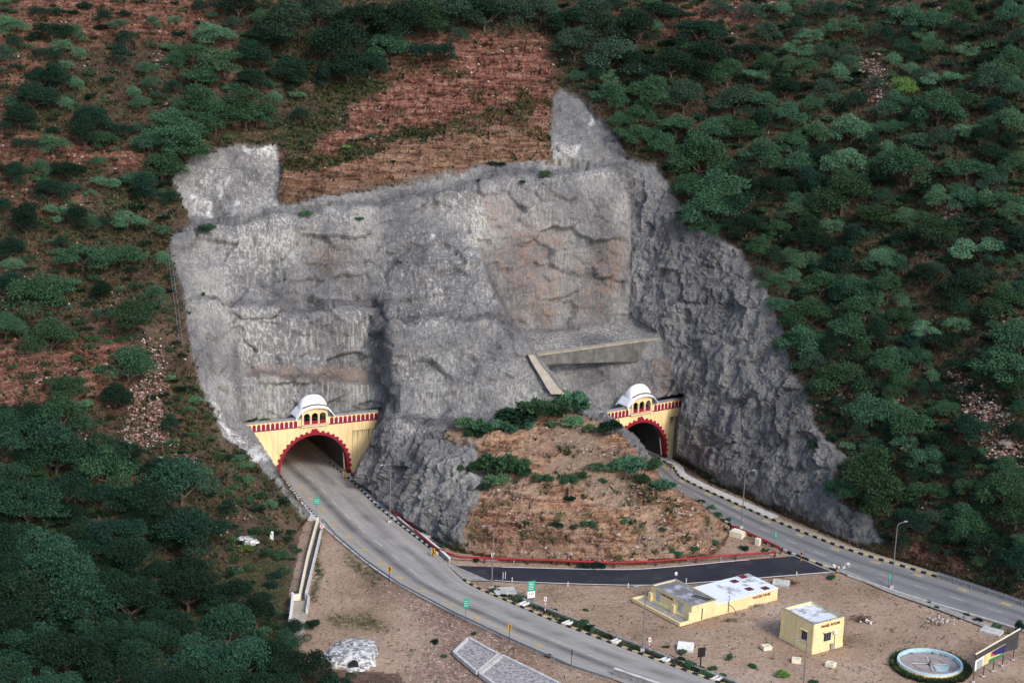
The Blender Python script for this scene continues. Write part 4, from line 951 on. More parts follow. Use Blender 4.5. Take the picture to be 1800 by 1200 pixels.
# pump house + water tank
f0=g(1214.5,1092.5); fr_=g(1366,1052); ex=(fr_-f0)/np.linalg.norm(fr_-f0); ey=np.array([-ex[1],ex[0],0]); Lt=np.linalg.norm(fr_-f0)
hp=zat(f0,1064.5)
def loc(P_): d=P_-f0; return np.dot(d,ex),np.dot(d,ey)
tl=loc(g(1149,1025.5,hp)); tr=loc(g(1187,1017,hp)); xr_=loc(g(1258,1052,hp)); ht=zat(fr_,1032.5); tk=loc(g(1317,1007,ht)); tj=loc(g(1259,1060,ht)); tw=loc(g(1215.5,1032,ht))
print('PUMP',hp,ht,'Lt',Lt,'tl',tl,'tr',tr,'xr',xr_,'tank back',tk,'tj',tj,tw)
Wp=xr_[0]; Dp=(tl[1]+tr[1])/2; Dt=tk[1]
def rect(x0,x1,y0,y1): return [ (f0+ex*x+ey*y)[:2] for x,y in ((x0,y0),(x1,y0),(x1,y1),(x0,y1))]
t=thing('pump_house','yellow pump house with grey stained roof and two pale doors, joined to water tank','building',(f0[0],f0[1],0)); o=f0
q=rect(0,Wp,0,Dp); quadbox('wall','yellow2',q,-.2,hp-.35,t,o); ringwall('parapet','yellow2',q,.18,hp-.35,hp-.05,t,o); ringwall('coping','conc',inset(q,-.03),.25,hp-.05,hp,t,o); quadbox('roof','pumproof',inset(q,.182),hp-.4,hp-.28,t,o)
q=rect(-2.6,-.02,-.3,Dp+1.5); quadbox('verandah_floor','conc',q,-.1,.12,t,o); ringwall('verandah_kerb','yellow2',inset(q,-.02),.25,-.1,.45,t,o)
ww=-ex   # outward of the door face
def dpiece(name,mat,y0,y1,z0,z1,dp,st=.001): return MB().prism(ccw([((ey*y+ww*d)[0],(ey*y+ww*d)[1]) for y,d in ((y0,st),(y1,st),(y1,dp),(y0,dp))]),z0,z1).build(name,M[mat],t)
for y in (Dp*.26,Dp*.80):
    dpiece('door_lintel','conc',y-.75,y+.75,2.2,2.32,.12); d_=dpiece('door','door',y-.55,y+.55,.14,2.15,.05); h_=dpiece('door_handle','black',y+.3,y+.38,1.0,1.3,.09,.052)
for y0,y1 in ((0,.35),(Dp*.36,Dp*.36+.7),(Dp-.7,Dp)): dpiece('pilaster','yellow2',y0,y1,.13,1.55,.5)
dpiece('plinth','yellow2',.36,Dp-.71,.13,.5,.2)
text('PUMP HOUSE',.5,M['letter'],t,tuple(ey*(Dp*.6)+ww*.03+np.array([0,0,hp-.75])),tuple(-ey))
MB().tube([ (ex*2.2+ey*-.1+np.array([0,0,0]))*1.0,(ex*2.2+ey*-.1+np.array([0,0,1.9]))],.07,6).build('wall_pipe',M['brown'],t)
m=MB()
for s in (0,.7): m.bar(ex*(Wp-2.2+s)+ey*(Dp*.35)+np.array([0,0,hp-.22]),ex*(Wp-1.2+s)+ey*(Dp*.05+.5)+np.array([0,0,hp-.22]),.08)
for k in range(7):
    f_=k/6; A_=ex*(Wp-2.2+f_*1.0)+ey*(Dp*.35+(.5-Dp*.3)*f_); m.bar(A_+np.array([0,0,hp-.2]),A_+ex*.7+np.array([0,0,hp-.2]),.06)
m.build('roof_ladder',M['black'],t)
t=thing('water_tank','long low yellow water tank with white patched roof and four rusty hatches','water tank',(f0[0],f0[1],0))
q=rect(Wp+.004,Lt,.0,Dt); quadbox('wall','yellow2',q,-.2,ht-.12,t,o); quadbox('roof','tankroof',inset(q,-.08),ht-.12,ht,t,o)
for u,v,mt in ((1291,1021.5,'brown'),(1306,1013.5,'letter'),(1317,1035,'brown'),(1345,1033.5,'brown')):
    p_=g(u,v,ht); P_=[(p_+ex*a+ey*b_-f0)[:2] for a,b_ in ((-.6,-.55),(.6,-.55),(.6,.55),(-.6,.55))]; MB().prism(P_,ht+.002,ht+.1).build('hatch',M[mt],t)
text('WATER TANK',.62,M['letter'],t,tuple(ex*(Lt-3.6)-ey*.03+np.array([0,0,ht-.85])),tuple(ex))
p_=ex*(Lt*.42)-ey*.12
MB().tube([p_,p_+np.array([0,0,ht+.7]),p_+ey*.4+np.array([0,0,ht+.7])],.06,6).build('inlet_pipe',M['steel'],t)
MB().tube([p_+np.array([0,0,ht*.7]),p_-ey*.5+ex*.3+np.array([0,0,ht*.55]),p_-ey*1.1+ex*.5+np.array([0,0,.5]),p_-ey*1.6+ex*.3+np.array([0,0,.08])],.05,6).build('hose',M['black'],t)

# scrap, slabs, chambers
def slabthing(name,u,v,w,d,h,rz,mat,label,cat,tilt=0,gap=None,grp=None,z=0):
    p=g(u,v); t=thing(name,label,cat,(p[0],p[1],z),math.radians(rz),grp); n=gap or 1
    for k in range(n):
        x0=-w/2+k*w/n; ob=MB().box(x0+.02,x0+w/n-.02,-d/2,d/2,-.15,h).build('slab',M[mat],t); ob.rotation_euler=(math.radians(tilt),0,0)
    return t
slabthing('concrete_slab',742,941,3.0,2.2,.25,20,'conc_l','pale concrete slab lying across the red pipe below the buttress','slab',0,2)
slabthing('concrete_slab',887,1039,3.6,2.8,.2,15,'conc_l','large pale concrete slab on the verge left of the green and white board','slab',0,2)
slabthing('concrete_slab',872,978,1.9,1.4,.9,10,'white','white block beside the red pipe at the left foot of the mound','block')
slabthing('concrete_slab',1205,1139,2.5,2.1,.5,-10,'white','white tilted slab half hidden by shrubs left of the black sign','slab',12)
slabthing('concrete_slab',1373,1026,2.8,1.9,.35,-15,'conc_l','pale ribbed slab on the ground right of the water tank','slab',10,5)
slabthing('concrete_slab',1743,1109,3.3,2.4,.2,-35,'conc_l','pale paired slab at the end of the footpath beside the right road','slab',0,2)
slabthing('cover_block',1297,941,2.5,1.9,.9,-35,'cream','cream covered chamber with pale lid between mound and red pipe','chamber')
slabthing('cover_block',1332,956,.9,.7,1.1,-35,'cream','small cream pier under the red pipe beside the right road','pier')
slabthing('cover_block',1298,1017+0,.5,.5,.4,0,'conc_l','tiny pale block above the water tank','block') if False else None
for k,(u,v,rz) in enumerate([(1347,1139,20),(1400,1162,-10),(1460,1169,-30)]):
    p=g(u,v); t=thing('inspection_chamber',['cream inspection chamber nearest the pump house','cream inspection chamber in the middle, directly below the panel room','cream inspection chamber rightmost, nearer the fountain'][k],'chamber',(p[0],p[1],0),math.radians(rz),'cream inspection chambers in the yard')
    m=MB(); 
    for x0,x1,y0,y1 in ((-.7,.7,-.6,-.28),(-.7,.7,.28,.6),(-.7,-.32,-.28,.28),(.32,.7,-.28,.28)): m.box(x0,x1,y0,y1,-.1,.5)
    m.build('rim',M['cream'],t); MB().box(-.32,.32,-.28,.28,-.1,.12).build('pit',M['dark'],t)
def heap(name,u,v,n,sz,label,cat,mats,spread,bars=False):
    p=g(u,v); t=thing(name,label,cat,(p[0],p[1],0)); rr=random.Random(int(u)); 
    for k,mt in enumerate(mats):
        m=MB()
        for i in range(n):
            c=np.array([rr.gauss(0,spread[0]),rr.gauss(0,spread[1]),rr.random()*.3])
            if bars: a_2=rr.uniform(0,.6)+(0 if i%3 else 1.5); d=np.array([math.cos(a_2),math.sin(a_2),rr.uniform(-.05,.15)])*sz*rr.uniform(.5,1.2); MB().bar(c-d,c+d,.1,.05).build('plank' if cat=='timber' else 'stick' if cat=='brushwood' else 'bar',M[mt],t)
            else:
                s_=sz*rr.uniform(.4,1.1); m.box(c[0]-s_,c[0]+s_,c[1]-s_*.8,c[1]+s_*.8,0,c[2]+s_)
        if not bars: tag(m.build('rubble',M[mt],t),kind='stuff')
heap('timber_pile',1329,1063,9,1.0,'pile of weathered planks against the front wall of the water tank','timber',('wood','conc_l'),(.9,.5),True)
heap('scrap_heap',1284,1090,8,.5,'dark tangle of hose and scrap below the water tank wall','scrap',('black','wood'),(.8,.35),True)
heap('metal_stand',1389,1024,7,.9,'rusty metal frame standing beside the ribbed slab','scrap',('brown',),(.5,.4),True)
heap('brush_heap',1519,1088,26,.5,'heap of dry reddish brushwood in the middle of the dirt yard','brushwood',('twig','twig'),(.9,.6),True)
heap('rubble_heap',1525,1093,5,.16,'few white stones at the foot of the dry brushwood heap','stones',('white',),(.6,.3))
heap('rubble_heap',1652,1092,26,.16,'thin scatter of pale grey rubble left of the footpath end','rubble',('conc_l',),(1.6,.8))
heap('rubble_heap',1484,998,9,.28,'white broken rubble at the corner of service road and right road','rubble',('white',),(1.2,.6))
heap('rubble_heap',1488,1000,6,.28,'grey rubble just beyond the near gate post','rubble',('conc',),(1.,.6))
heap('scrap_heap',874,1010,7,.6,'rusty pump scrap heap beside lamp at the left end of service road','scrap',('brown','black'),(.7,.4),True)

# fountain basin
p=g(1634,1169); t=thing('fountain','round pale blue fountain basin ringed by grass in the yard','fountain',(p[0],p[1],0)); rF=4.9
def ringm(r0,r1,z0,z1,n=56):
    m=MB(); V=[]
    for k in range(n): a=2*math.pi*k/n; V+=[(r0*math.cos(a),r0*math.sin(a),z0),(r0*math.cos(a),r0*math.sin(a),z1),(r1*math.cos(a),r1*math.sin(a),z1),(r1*math.cos(a),r1*math.sin(a),z0)]
    return m.add(V,[(4*k+j,4*k+(j+1)%4,4*((k+1)%n)+(j+1)%4,4*((k+1)%n)+j) for k in range(n) for j in range(4)])
ringm(rF-.32,rF,-.1,.72).build('basin_wall',M['blue'],t); ringm(rF+.001,rF+.05,-.1,.5).build('outer_band',M['yellow2'],t)
ringm(0.01,rF-.32,-.1,.12).build('basin_floor',M['basin'],t); ringm(2.35,2.5,.12,.2).build('pipe_ring',M['conc'],t); 
m=MB(); m.bar((-2.7,0,.3),(2.7,0,.3),.07); m.bar((0,-2.7,.36),(0,2.7,.36),.07); m.bar((-.8,1.5,.3),(.8,-1.5,.3),.06); m.build('pipe_cross',M['white'],t)
m=MB(); V=[(0,0,.45)]+[((.85 if k%2==0 else .22)*math.cos(math.pi*k/4),(.85 if k%2==0 else .22)*math.sin(math.pi*k/4),.2) for k in range(8)]; m.add(V,[(0,1+k,1+(k+1)%8) for k in range(8)]); m.tube([(0,0,.2),(0,0,.9)],.09,6); m.build('nozzle',M['black'],t)
m=MB()
for k in range(8): m.bar((.5+k*.0,-.5-k*.28,.25),(3.0-.12*k,-.4-k*.28,.25),.07)
m.build('grille',M['blue'],t)
ringm(1.2,1.9,.122,.13,40).build('white_wash',M['rooft'],t) if False else None

# billboard
pa,pb=g(1712,1198),g(1782,1159); e=(pb-pa)/np.linalg.norm(pb-pa); nb_=np.array([e[1],-e[0],0])
if nb_[1]>0: nb_=-nb_
t=thing('billboard','large dark billboard with faded poster and white notice on five posts','billboard',(pa[0],pa[1],0))
def bp(u,v,off=0): P_=onpl(u,v,pa,e); return P_-pa+nb_*off
def board(name,mat,pts,off,th=.05):
    A_=[bp(u,v,off) for u,v in pts]; B_=[q_-nb_*th for q_ in A_]; n=len(pts); m=MB(); m.add(A_+B_,[tuple(range(n)),tuple(range(2*n-1,n-1,-1))]+[(i,n+i,n+(i+1)%n,(i+1)%n) for i in range(n)]); return m.build(name,M[mat],t)
M['board']=plain('board_dark',(.05,.05,.055),.6,.3,.5)
board('back_panel','board',[(1715,1150),(1792,1106),(1789,1139),(1714.5,1162)],0,.12)
board('notice_panel','white',[(1714,1160.5),(1728.5,1151.5),(1727.5,1169.5),(1712,1179)],.09)
board('poster','pyel',[(1728.6,1151.5),(1767,1130.5),(1765,1149),(1727.6,1169)],.09)
board('poster_sky','navy',[(1742,1145),(1767,1131),(1765,1146),(1741,1152)],.12,.02); board('poster_lawn','pgreen',[(1738,1158),(1764,1146),(1764,1149.5),(1736,1165)],.125,.02)
board('poster_flag','red',[(1741,1148.5),(1746,1146),(1745,1150.5),(1740,1153)],.13,.02)
m=MB()
for k in range(6):
    P0_=bp(1716,1163.5+k*2.4,.1); P1_=bp(1726,1157.3+k*2.4,.1); m.bar(P0_,P1_,.03,.09)
m.build('notice_lettering',M['black'],t)
m=MB(); m.bar(bp(1714.5,1149,.05),bp(1793,1104,.05),.16); m.build('top_rail',M['cream'],t)
for (u,v) in ((1712,1198),(1729,1188),(1748,1179),(1765,1170),(1782,1159)):
    P_=g(u,v)-pa; P_=e*np.dot(P_,e)-nb_*.15; MB().bar(P_,P_+np.array([0,0,4.6]),.12).build('post',M['brown'],t); 
    MB().box(P_[0]-.25,P_[0]+.25,P_[1]-.25,P_[1]+.25,-.05,.12).build('footing',M['conc_l'],t)

# stone pitched revetments, white rock, drain channel
def revet(pts,zs,label):
    A_=[g(u,v,z) for (u,v),z in zip(pts,zs)]; o=A_[0]*np.array([1,1,0]); t=thing('stone_revetment',label,'revetment',(o[0],o[1],0),0,'sloping stone revetments below the left road')
    m=MB(); N=14; V=[]; 
    for j in range(N+1):
        for i in range(N+1):
            a,b=i/N,j/N; p_=(A_[0]*(1-a)+A_[1]*a)*(1-b)+(A_[3]*(1-a)+A_[2]*a)*b-o; V.append(p_+np.array([0,0,.07*vnoise(np.array([[i*1.3,j*1.7,0.5]]),4)[0]]))
    m.add(V,[(j*(N+1)+i,j*(N+1)+i+1,(j+1)*(N+1)+i+1,(j+1)*(N+1)+i) for j in range(N) for i in range(N)]); m.build('stone_face',M['pitch'],t,True)
    m=MB()
    for k in range(4): m.bar(A_[k]-o+np.array([0,0,.0]),A_[(k+1)%4]-o+np.array([0,0,.0]),.45,.6)
    m.build('rim',M['conc_l'],t)
revet([(824,1122),(876,1151),(839,1182),(798,1147)],(1.0,1.0,.3,.3),'upper rough stone revetment with pale rim, below the left road guardrail')
revet([(883,1153),(985,1203),(905,1228),(844,1185)],(1.0,1.0,.3,.3),'lower rough stone revetment with pale rim, cut by the bottom of the picture')
def rock(name,u,v,rx,ry,rz,mat,label,seed,cat='rock',hole_=False):
    p=T(u,v); me=bpy.data.meshes.new(name); N1,N2=40,20; V=[];Fc=[]
    A_=np.array([[(math.cos(2*math.pi*i/N1)*math.cos(math.pi/2*j/N2),math.sin(2*math.pi*i/N1)*math.cos(math.pi/2*j/N2),math.sin(math.pi/2*j/N2)) for i in range(N1)] for j in range(N2+1)])
    d=1+.32*fbm(A_*1.6+seed,3,seed)+.13*fbm(A_*5,3,seed+3,True); A_=A_*d[...,None]*np.array([rx,ry,rz]); A_[...,2]-=.4
    V=A_.reshape(-1,3); Fc=[(j*N1+i,j*N1+(i+1)%N1,(j+1)*N1+(i+1)%N1,(j+1)*N1+i) for j in range(N2) for i in range(N1)]
    me.from_pydata(V.tolist(),[],Fc); me.materials.append(M[mat]); me.polygons.foreach_set('use_smooth',[True]*len(Fc)); ob=link(name,me); ob.location=tuple(p); return tag(ob,label,cat)
wr=rock('whitewashed_rock',620,1148,4.4,6.0,1.6,'whiterock','large lumpy whitewashed rock with a dark hole, left of the stone revetments',5)
wr2=rock('whitewashed_rock',425,950,2.6,2.2,.7,'whiterock','flat whitewashed rock on the brown slope left of the drain channel',8)
rock('boulder',278,822,1.6,1.5,1.8,'conc','pale angular boulder below the scree run on the left slope',12)
rock('boulder',1770,780,1.6,1.5,1.1,'wood','reddish boulder on the scree at the right edge of the forest',14)
me=MB().tube([(0,0,0),(0,.8,.1)],[.8,.6],10); hb=me.build('hole',M['dark'],wr); hb.location=(.6,-5.2,.55)
# channel
def ch(pts): return world(pts)
lw=resamp(np.array(ch([(559,917),(541,983),(527,1051)])),12); rw=resamp(np.array(ch([(567,928),(552,990),(537,1052)])),12)
t=thing('drain_channel','long narrow concrete drain channel running down from the left road to forest','drain channel',(lw[0][0],lw[0][1],0)); o=lw[0]*np.array([1,1,0])
def wl(line,th,h,nm,mt,z0=-.3):
    line=np.array(line)-o; m=MB(); d=np.gradient(line,axis=0); d/=np.linalg.norm(d,axis=1,keepdims=True); nn=np.stack([-d[:,1],d[:,0],0*d[:,0]],1); V=[]
    for p_,n_ in zip(line,nn): a,b=p_-n_*th/2,p_+n_*th/2; V+=[(a[0],a[1],z0),(a[0],a[1],h),(b[0],b[1],h),(b[0],b[1],z0)]
    k_=len(line); m.add(V,[(4*i+k,4*i+(k+1)%4,4*i+4+(k+1)%4,4*i+4+k) for i in range(k_-1) for k in range(4)]+[(3,2,1,0),(4*k_-4,4*k_-3,4*k_-2,4*k_-1)]); m.build(nm,M[mt],t)
wl(lw,.35,.9,'side_wall','cream'); wl(rw,.3,.9,'side_wall','kw')
lw2=np.array(ch([(515,1055),(511,1090),(505,1131)])); rw2=np.array(ch([(543,1056),(541,1068),(539,1078)])); wl(lw2,.35,1.3,'side_wall','white'); wl(rw2,.3,.9,'side_wall','kw')
wl(np.array(ch([(527,1053),(521,1054),(515,1055)])),.35,1.0,'cross_wall','cream'); wl(np.array(ch([(537,1052),(540,1053),(543,1056)])),.3,.9,'cross_wall','kw')
def fl_(A_,B_,nm,mt,z):
    A_=resamp(np.array(A_),10)-o; B_=resamp(np.array(B_),10)-o; m=MB(); m.add([(p_[0],p_[1],z) for pr in zip(A_,B_) for p_ in pr],[(2*i,2*i+1,2*i+3,2*i+2) for i in range(9)]); m.build(nm,M[mt],t)
M['chd']=plain('wet_channel_floor',(.10,.095,.09),.8,.3,.5); fl_(lw,rw,'channel_floor','chd',.03); fl_(ch([(516,1055),(511,1090),(505,1131)]),ch([(543,1056),(538,1095),(528,1133)]),'channel_apron','foot',.03)
# retaining wall + ladder on the cliff
def cliffwall(name,label,cat,us_,vt,vb,mat,push,thick,coping=True):
    tp_=[T(u,np.interp(u,*zip(*vt))) for u in us_]; bt=[T(u,np.interp(u,*zip(*vb))) for u in us_]
    # straight wall line through the surveyed foot points
    X=np.array([p_[0] for p_ in bt]); Y=np.array([p_[1] for p_ in bt]); c1=np.polyfit(X,Y,1); zt=np.polyfit(X,[p_[2] for p_ in tp_],1); zbp=np.polyfit(X,[p_[2] for p_ in bt],1)
    o=np.array([X[0],np.polyval(c1,X[0]),0]); t=thing(name,label,cat,tuple(o)); V=[]
    for x in np.linspace(X[0],X[-1],12): y=np.polyval(c1,x)-push; z=np.polyval(zt,x)+.2; zb_=np.polyval(zbp,x)-.35; V+=[(x-o[0],y-o[1],zb_),(x-o[0],y-o[1],z),(x-o[0],y-o[1]+thick,z),(x-o[0],y-o[1]+thick,zb_)]
    m=MB(); n=12; m.add(V,[(4*i+k,4*i+4+k,4*i+4+(k+1)%4,4*i+(k+1)%4) for i in range(n-1) for k in range(4)]+[(0,1,2,3),(4*n-1,4*n-2,4*n-3,4*n-4)]); m.build('wall_face',M[mat],t)
    m=MB(); V=[(a_2,b_2-(.12 if k in (0,1) else 0),c_2+(.14 if k in (1,2) else 0)) for k,(a_2,b_2,c_2) in [(q%4,v_) for q,v_ in enumerate(V)]]; V=[v_ if k%4 in (1,2) else (V[k+1 if k%4==0 else k-1][0],V[k+1 if k%4==0 else k-1][1],V[k+1 if k%4==0 else k-1][2]-.3) for k,v_ in enumerate(V)]
    m.add(V,[(4*i+k,4*i+4+k,4*i+4+(k+1)%4,4*i+(k+1)%4) for i in range(n-1) for k in range(4)]+[(0,1,2,3),(4*n-1,4*n-2,4*n-3,4*n-4)]); m.build('coping',M['foot'],t)
M['rwall']=plain('retaining_wall_concrete',(.135,.13,.12),.9,.4,.5,(.05,.05,.05),amt=.7,dsc=(1,1,.15))
cliffwall('retaining_wall','straight grey concrete retaining wall across the cliff bay above the right portal','wall',np.linspace(938,1160,9),[(930,610),(1170,596)],[(930,636),(1170,628)],'rwall',.9,1.6)
cp=[T(u,v) for u,v in ((934,624),(943,640),(952,653),(961,666),(970,680),(981,693))]; o=cp[-1]; t=thing('drain_chute','pale concrete drain chute running down the buttress above the earth mound','drain chute',tuple(o)); m=MB()
for k,(c,wd_) in enumerate(zip(cp,(1.2,1.4,1.6,1.9,2.2,2.6))): pass
V=[]
for c,wd_ in zip(cp,(1.2,1.4,1.6,1.9,2.2,2.6)):
    w_=(CAM-c)/np.linalg.norm(CAM-c); q_=c-o+w_*1.3; V+=[tuple(q_+np.array([-wd_/2,0,0])),tuple(q_+np.array([wd_/2,.3,0])),tuple(q_+np.array([wd_/2,2.5,-.6])),tuple(q_+np.array([-wd_/2,2.5,-.6]))]
m.add(V,[(4*i+k,4*i+(k+1)%4,4*i+4+(k+1)%4,4*i+4+k) for i in range(5) for k in range(4)]+[(3,2,1,0),(20,21,22,23)]); m.build('chute_slab',M['foot'],t)
# figures
def figure(u,v,hgt,label,stride=True,shirt='shirt',trous='trouser',face=0.0,z=None):
    p=T(u,v); p=np.array([p[0],p[1],z if z is not None else p[2]]); s_=hgt/1.72; t=thing('person',label,'person',tuple(p),face)
    Js={'pel':(0,0,.93,.13),'sp':(0,.01,1.15,.13),'ch':(0,0,1.36,.16),'nk':(0,-.01,1.50,.06),'hd':(0,-.02,1.60,.085),'tp':(0,-.01,1.70,.07)}
    J=[];E_=[];Rr=[]
    def add(p_,r,par=None):
        J.append(tuple(c*s_ for c in p_)); Rr.append(r*s_); 
        if par is not None: E_.append((par,len(J)-1))
        return len(J)-1
    pel=add((0,0,.93),.13); sp_=add((0,.01,1.15),.125,pel); ch_=add((0,0,1.36),.15,sp_); nk=add((0,-.01,1.49),.055,ch_); hd=add((0,-.02,1.60),.09,nk); add((0,-.01,1.69),.07,hd); 
    hands=[]
    for sx in (-1,1):
        k=add((sx*.19,0,1.40),.065,ch_); k=add((sx*.25,-.02,1.12),.045,k); k=add((sx*.24,-.14*sx-.06,.88),.035,k); k=add((sx*.24,-.16*sx-.09,.80),.038,k); hands.append(J[k])
        st_=.18*sx if stride else .02
        k=add((sx*.09,0,.86),.095,pel); k=add((sx*.10,-st_*.6-.03,.49),.065,k); k=add((sx*.10,-st_,.09),.045,k); add((sx*.10,-st_-.14,.04),.04,k)
    me=bpy.data.meshes.new('body'); me.from_pydata(J,E_,[]); ob=link('body',me,t); ob.modifiers.new('s','SKIN'); sk_=me.skin_vertices[0].data
    for i,r in enumerate(Rr): sk_[i].radius=(r,r)
    sk_[0].use_root=True; ob.modifiers.new('ss','SUBSURF').levels=1
    dg=bpy.context.evaluated_depsgraph_get(); me2=bpy.data.meshes.new_from_object(ob.evaluated_get(dg)); ob.modifiers.clear(); ob.data=me2; me2.name='body'
    for mt in (M['skin'],M[shirt],M[trous],M['hair']): me2.materials.append(mt)
    for f in me2.polygons:
        z_=f.center.z/s_; x_=abs(f.center.x)/s_; y_=f.center.y/s_
        f.material_index=3 if (z_>1.62 or (z_>1.55 and y_>.03)) else 0 if z_>1.47 else (0 if (x_>.19 and z_<1.08 and z_>.7) else (1 if z_>.92 else (2 if z_>.08 else 3))); f.use_smooth=True
    return t
figure(1187.5,1020,1.78,'person in white shirt and dark trousers walking on the dark service road',z=.04,face=.6)
figure(513,1052,1.6,'person in pale blue clothes standing beside the bend in the drain channel',False,face=-.5)
def stub(u,v,label):
    p=T(u,v); t=thing('boundary_stone',label,'boundary stone',tuple(p)); MB().box(-.28,.28,-.2,.2,-.3,1.2).build('stone',M['white'],t); MB().tube([(0,-.0,1.2),(0,0,1.35)],[.3,.12],4).build('cap',M['white'],t)
stub(268,947,'small white boundary stone among dark trees on the left slope'); stub(477.5,947,'small white boundary stone on the brown slope left of the drain channel')
# ladder on left cliff edge
P0_,P1_=T(297,438),T(318,600); d=P1_-P0_; t=thing('ladder','long thin grey ladder fixed down the left edge of the grey cliff','ladder',tuple(P1_)); nrm=np.array([.2,-.9,.3])*.8; sd_=np.array([.3,0,0])
m=MB(); pts=[T(297+21*k/12,438+162*k/12)-P1_+nrm for k in range(13)]
for s in (-1,1): m.tube([q_+s*sd_ for q_ in pts],.03,5)
m.build('rails',M['steel'],t); m=MB()
for k in range(12):
    for f_ in (0,.33,.66): c=pts[k]*(1-f_)+pts[k+1]*f_; m.bar(c-sd_,c+sd_,.03)
m.build('rungs',M['steel'],t)

# ------------------------------------------------------------------ vegetation
def crown_mesh(name,seed,kind,mat,n,leaf):
    r=np.random.default_rng(seed); cl=[]
    if kind=='round': 
        for k in range(20): a=r.uniform(0,6.28); q=r.uniform(0,.68)**.7; cl.append((q*math.cos(a)*1.05,q*math.sin(a)*1.05,.50+.55*(1-q*q*1.6)+r.uniform(-.38,.10),r.uniform(.26,.40)))
    elif kind=='flat':
        for k in range(17): a=r.uniform(0,6.28); q=math.sqrt(r.uniform(0,1))*.82; cl.append((q*math.cos(a),q*math.sin(a),.85+r.uniform(-.30,.12)-.30*q,r.uniform(.22,.36)))
    elif kind=='tall':
        for k in range(15): a=r.uniform(0,6.28); q=r.uniform(0,.5); z=r.uniform(.35,1.35); cl.append((q*math.cos(a)*(1.25-z*.5),q*math.sin(a)*(1.25-z*.5),z,r.uniform(.24,.36)))
    elif kind=='bush':
        for k in range(11): a=r.uniform(0,6.28); q=math.sqrt(r.uniform(0,1))*.72; cl.append((q*math.cos(a),q*math.sin(a),.38+r.uniform(-.15,.30)*(1-q),r.uniform(.24,.40)))
    elif kind=='spiky':
        for k in range(13): a=r.uniform(0,6.28); q=math.sqrt(r.uniform(0,1))*.8; cl.append((q*math.cos(a),q*math.sin(a),.32+r.uniform(-.1,.25)*(1-q),r.uniform(.16,.3)))
    w=np.array([c[3]**2 for c in cl]); w/=w.sum(); ci=r.choice(len(cl),n,p=w); cc=np.array(cl)[ci]
    d=r.normal(size=(n,3)); d[:,2]=np.abs(d[:,2])*1.0-.25; d/=np.linalg.norm(d,axis=1,keepdims=True)
    rad=cc[:,3]*(1-.55*r.random(n)**2.2)*(1+.25*r.random(n)*(r.random(n)>.75))
    fl_=.62 if kind=='flat' else .8
    p=cc[:,:3]+d*rad[:,None]*np.array([1,1,fl_])
    out=p-np.array([0,0,.35]); out/=np.linalg.norm(out,axis=1,keepdims=True)
    ax=out*(.9 if kind=='spiky' else .45)+r.normal(size=(n,3))*.55+d*.4; ax/=np.linalg.norm(ax,axis=1,keepdims=True)
    nr=d*.8+np.array([0,0,.6])+r.normal(size=(n,3))*.45; sd=np.cross(ax,nr); sd/=np.linalg.norm(sd,axis=1,keepdims=True)
    L_=leaf*(.6+.8*r.random(n))[:,None]*(1.7 if kind=='spiky' else 1.0); W=L_*(.15 if kind=='spiky' else .27 if kind!='bush' else .34)
    V=np.stack([p-ax*L_*.5,p+sd*W,p+ax*L_*.5,p-sd*W],1).reshape(-1,3)
    return npmesh(name,V,np.arange(4*n).reshape(n,4),mat,False)
def trunk_mesh(seed,h=.55):
    rr=random.Random(seed); m=MB(); m.tube([(0,0,-.25),(.02,.01,h*.3),(rr.uniform(-.06,.06),rr.uniform(-.06,.06),h*.6)],[.055,.042,.034],6)
    for k in range(5):
        a=k*1.26+rr.random(); q=rr.uniform(.3,.55); m.tube([(0,0,h*.28+.04*k),(q*.5*math.cos(a),q*.5*math.sin(a),h*.7),(q*math.cos(a),q*math.sin(a),h*1.08)],[.028,.018,.008],5)
    me=bpy.data.meshes.new('trunk'); me.from_pydata(m.v,[],m.f); me.materials.append(M['bark']); return me
TRK=[trunk_mesh(k) for k in range(4)]
CR={}
def crowns(kind,mk,k0,n=2600,leaf=.12,cnt=2): CR[(kind,mk)]=[crown_mesh('crown',k0+i,kind,LM[mk],n,leaf) for i in range(cnt)]
for i,(kd,mk) in enumerate([('round','mid'),('round','pale'),('round','dark'),('flat','mid'),('flat','pale'),('flat','dark'),('round','deep'),('flat','deep'),('tall','mid'),('tall','dark'),('round','grey'),('round','lime')]): crowns(kd,mk,100+10*i,7500,.060,2 if mk!='lime' else 1)
for i,mk in enumerate(('mid','dark','pale','leafy','grey','lime')): crowns('bush',mk,300+10*i,1900,.12,2)
crowns('spiky','mid',400,1500,.2,3); crowns('spiky','dark',410,1500,.2,2)
def frac(L_): return L_
LAND=[('the cliff top corner',(400,255)),('the left cliff edge',(300,420)),('the red rock cut',(620,200)),('the pink scree run',(265,720)),('the layered red outcrop',(60,660)),('the upper-left red ledges',(40,120)),('the narrow rock tongue',(1010,160)),
      ('the upper-right gully',(1520,110)),('the right cliff shoulder',(1330,470)),('the lower cliff edge',(1440,730)),('the right road lamp',(1575,940)),('the right-hand scree',(1750,740)),('the top-right corner',(1740,40)),('the right picture edge',(1790,380)),
      ('the bottom-left corner',(60,1150)),('the drain channel',(500,1090)),('the white boundary stone',(268,945)),('the right forest centre',(1560,360)),('the cliff bay top',(1130,110)),('the left picture edge',(20,420)),('the left slope ledges',(160,280)),('the big spur trees',(330,920)),('the dead pale tree',(1322,350)),('the upper forest band',(620,60)),('the right forest path',(1660,600))]
REG=[]     # (object, phrase, u)
